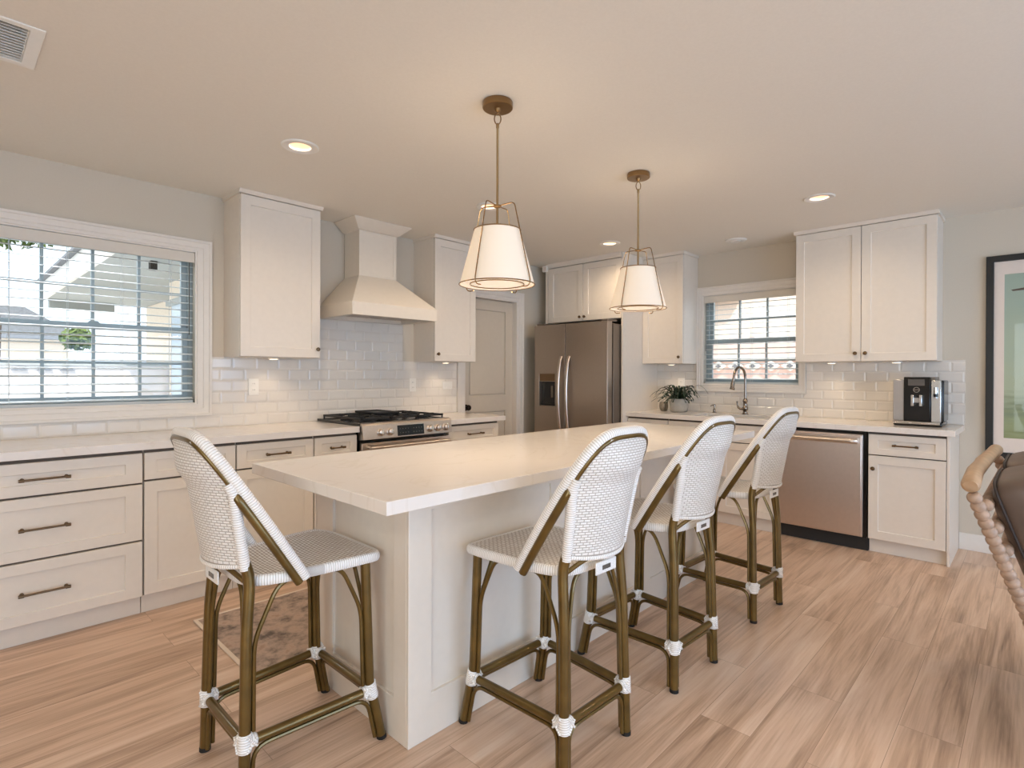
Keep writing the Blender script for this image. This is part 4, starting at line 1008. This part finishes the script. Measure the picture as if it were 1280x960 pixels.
# ------------------------------------------------------------------ runner rug
t = thing('runner_rug', 'faded grey and beige runner rug on the floor between island and range', 'rug', (2.0, 2.73, 0))
g = MB(); g.relief([.925, 3.2], [2.345, 3.115], [[.007]], .0005, lambda u, v, d: (u, v, d)); g.build('pile', M['rug'], t)
g = MB(); g.relief([.912, .930, 3.195, 3.212], [2.332, 2.350, 3.110, 3.128], [[.009]*3, [.009, None, .009], [.009]*3], .0005, lambda u, v, d: (u, v, d)); g.build('binding', M['rugedge'], t, bevel=.003)

# ------------------------------------------------------------------ outdoors
gz = -.25
MB().box(-14, 26, YA+.17, 30, gz-.1, gz).build('ground_garden', M['concrete'])['kind'] = 'structure'
MB().box(XB+.17, 26, -14, YA+.17, gz-.1, gz).build('ground_side_yard', M['concrete'])['kind'] = 'structure'
t = thing('garden_wall', 'white block garden wall with dark cap outside the left window', 'wall', (2, 8, gz))
MB().box(-6, 7.2, 8.0, 8.18, gz, 1.36).build('wall_block', M['block'], t); MB().box(-6, 7.2, 7.96, 8.22, 1.36, 1.40).build('cap', M['soffit'], t)
for x in (.62, .83, 1.03):
    g = MB()
    g.prism([(x-.07, 1.305), (x-.02, 1.335), (x, 1.325), (x+.02, 1.335), (x+.07, 1.305), (x+.02, 1.300), (x, 1.31), (x-.02, 1.300)], (7.97, 7.999), lambda u, v, w: (u, w, v)); g.build('vent_scallop', M['roofgrey'], t)
# wing of the house running away to the right of the left window
t = thing('house_wing', 'cream stucco house wing with broad white eave outside the left window', 'house', (3.5, 7.9, gz))
MB().box(2.04, 6.5, 4.4, 7.95, gz, 2.66).build('wall_block', M['stucco'], t)
MB().box(1.12, 1.16, 4.6, 11.2, 2.40, 2.66).build('fascia', M['plastic'], t)
MB().box(1.161, 6.5, 4.6, 11.2, 2.42, 2.45).build('soffit', M['soffit'], t)
MB().prism([(1.06, 2.665), (1.06, 2.70), (6.5, 4.5), (6.5, 2.665)], (4.55, 11.3), lambda u, v, w: (u, w, v)).build('roof', M['roofgrey'], t)
MB().box(1.2, 2.03, 11.0, 11.15, 2.28, 2.42).build('eave_beam', M['soffit'], t)
MB().box(2.5, 6.5, 8.3, 11.1, gz, 2.415).build('wall_block', M['stucco'], t)
fr_ = MB().box(2.00, 2.039, 5.6, 7.7, gz+.1, 2.10).build('door_panel', mat('pale_blue_door_glass', (196, 212, 226), .1), t)
MB().box(1.96, 2.039, 5.5, 7.8, 2.101, 2.17).build('door_header', M['soffit'], t)
MB().box(1.50, 1.56, 6.5, 6.58, 2.33, 2.419).build('flood_light', M['gap'], t)
t = thing('distant_house', 'pale house with low blue-grey roof beyond the garden wall', 'house', (-1, 20, gz))
MB().box(-4, 2.6, 20, 24, gz, 2.2).build('wall_block', M['stucco'], t); MB().prism([(-4.4, 2.2), (3.0, 2.2), (1.6, 3.05), (-3, 3.05)], (19.6, 24.4), lambda u, v, w: (u, w, v)).build('roof', M['roofgrey'], t)
def tree(loc, h, r, nleaf, label, spread=1.0, seed=1, size=.07):
    rn = random.Random(seed); x, y, z = loc; t = thing('garden_tree', label, 'tree', loc)
    MB().tube([(x, y, z), (x+.1, y, z+h*.5), (x-.05, y, z+h*.8)], [.10, .07, .03], 10).build('trunk', M['bark'], t)
    g = MB()
    for k in range(nleaf):
        th = rn.uniform(0, 2*PI); ph = rn.uniform(-1, 1); rr = r*rn.uniform(.35, 1)**.6; q = math.sqrt(1-ph*ph)
        p = Vector((x+rr*q*_c(th)*spread, y+rr*q*_s(th), z+h+rr*ph*.7)); a = Vector((rn.uniform(-1, 1), rn.uniform(-1, 1), rn.uniform(-1, 1))).normalized()*size; b = a.orthogonal().normalized()*size*.5
        g.add([p-a, p+b, p+a, p-b], [(0, 1, 2, 3)])
    g.build('foliage', M['treeleaf'], t, fix=False)
tree((.7, 14.5, gz), 4.9, 1.35, 3600, 'leafy olive-green tree above the garden wall', 1.3, 3, .085)
tree((1.90, 13.6, gz), 2.2, .34, 260, 'bright green shrub showing above the garden wall', .8, 5, .08)
# outside the sink window
t = thing('side_wall', 'pink block wall with a row of white diamond shapes outside the sink window', 'wall', (8.5, 3, gz))
MB().box(8.5, 8.7, -1, 7.0, gz, 1.86).build('wall_block', M['pinkblock'], t)
MB().box(8.44, 8.499, -1, 7.0, 1.50, 1.54).build('rail', M['plastic'], t)
g = MB(); y = 2.2
for k in range(7):
    yc = 2.30+k*.26; MB().prism([(yc-.12, 1.415), (yc, 1.49), (yc+.12, 1.415), (yc, 1.34)], (8.44, 8.499), lambda u, v, w: (w, u, v)).build('diamond', M['plastic'], t)
    MB().prism([(yc-.05, 1.415), (yc, 1.445), (yc+.05, 1.415), (yc, 1.385)], (8.43, 8.4395), lambda u, v, w: (w, u, v)).build('diamond_inset', M['roofgrey'], t)
t = thing('side_house', 'white neighbouring house with grey roof corner outside the sink window', 'house', (11.5, 4, gz))
MB().box(11, 13, 0.5, 9, gz, 3.1).build('wall_block', M['stucco'], t); MB().prism([(10.8, 2.75), (12.2, 3.6), (12.2, 3.7), (10.8, 2.85)], (4.2, 9.2), lambda u, v, w: (u, w, v)).build('roof', M['roofgrey'], t)

for o in COL.objects:
    if o.type == 'LIGHT': pass
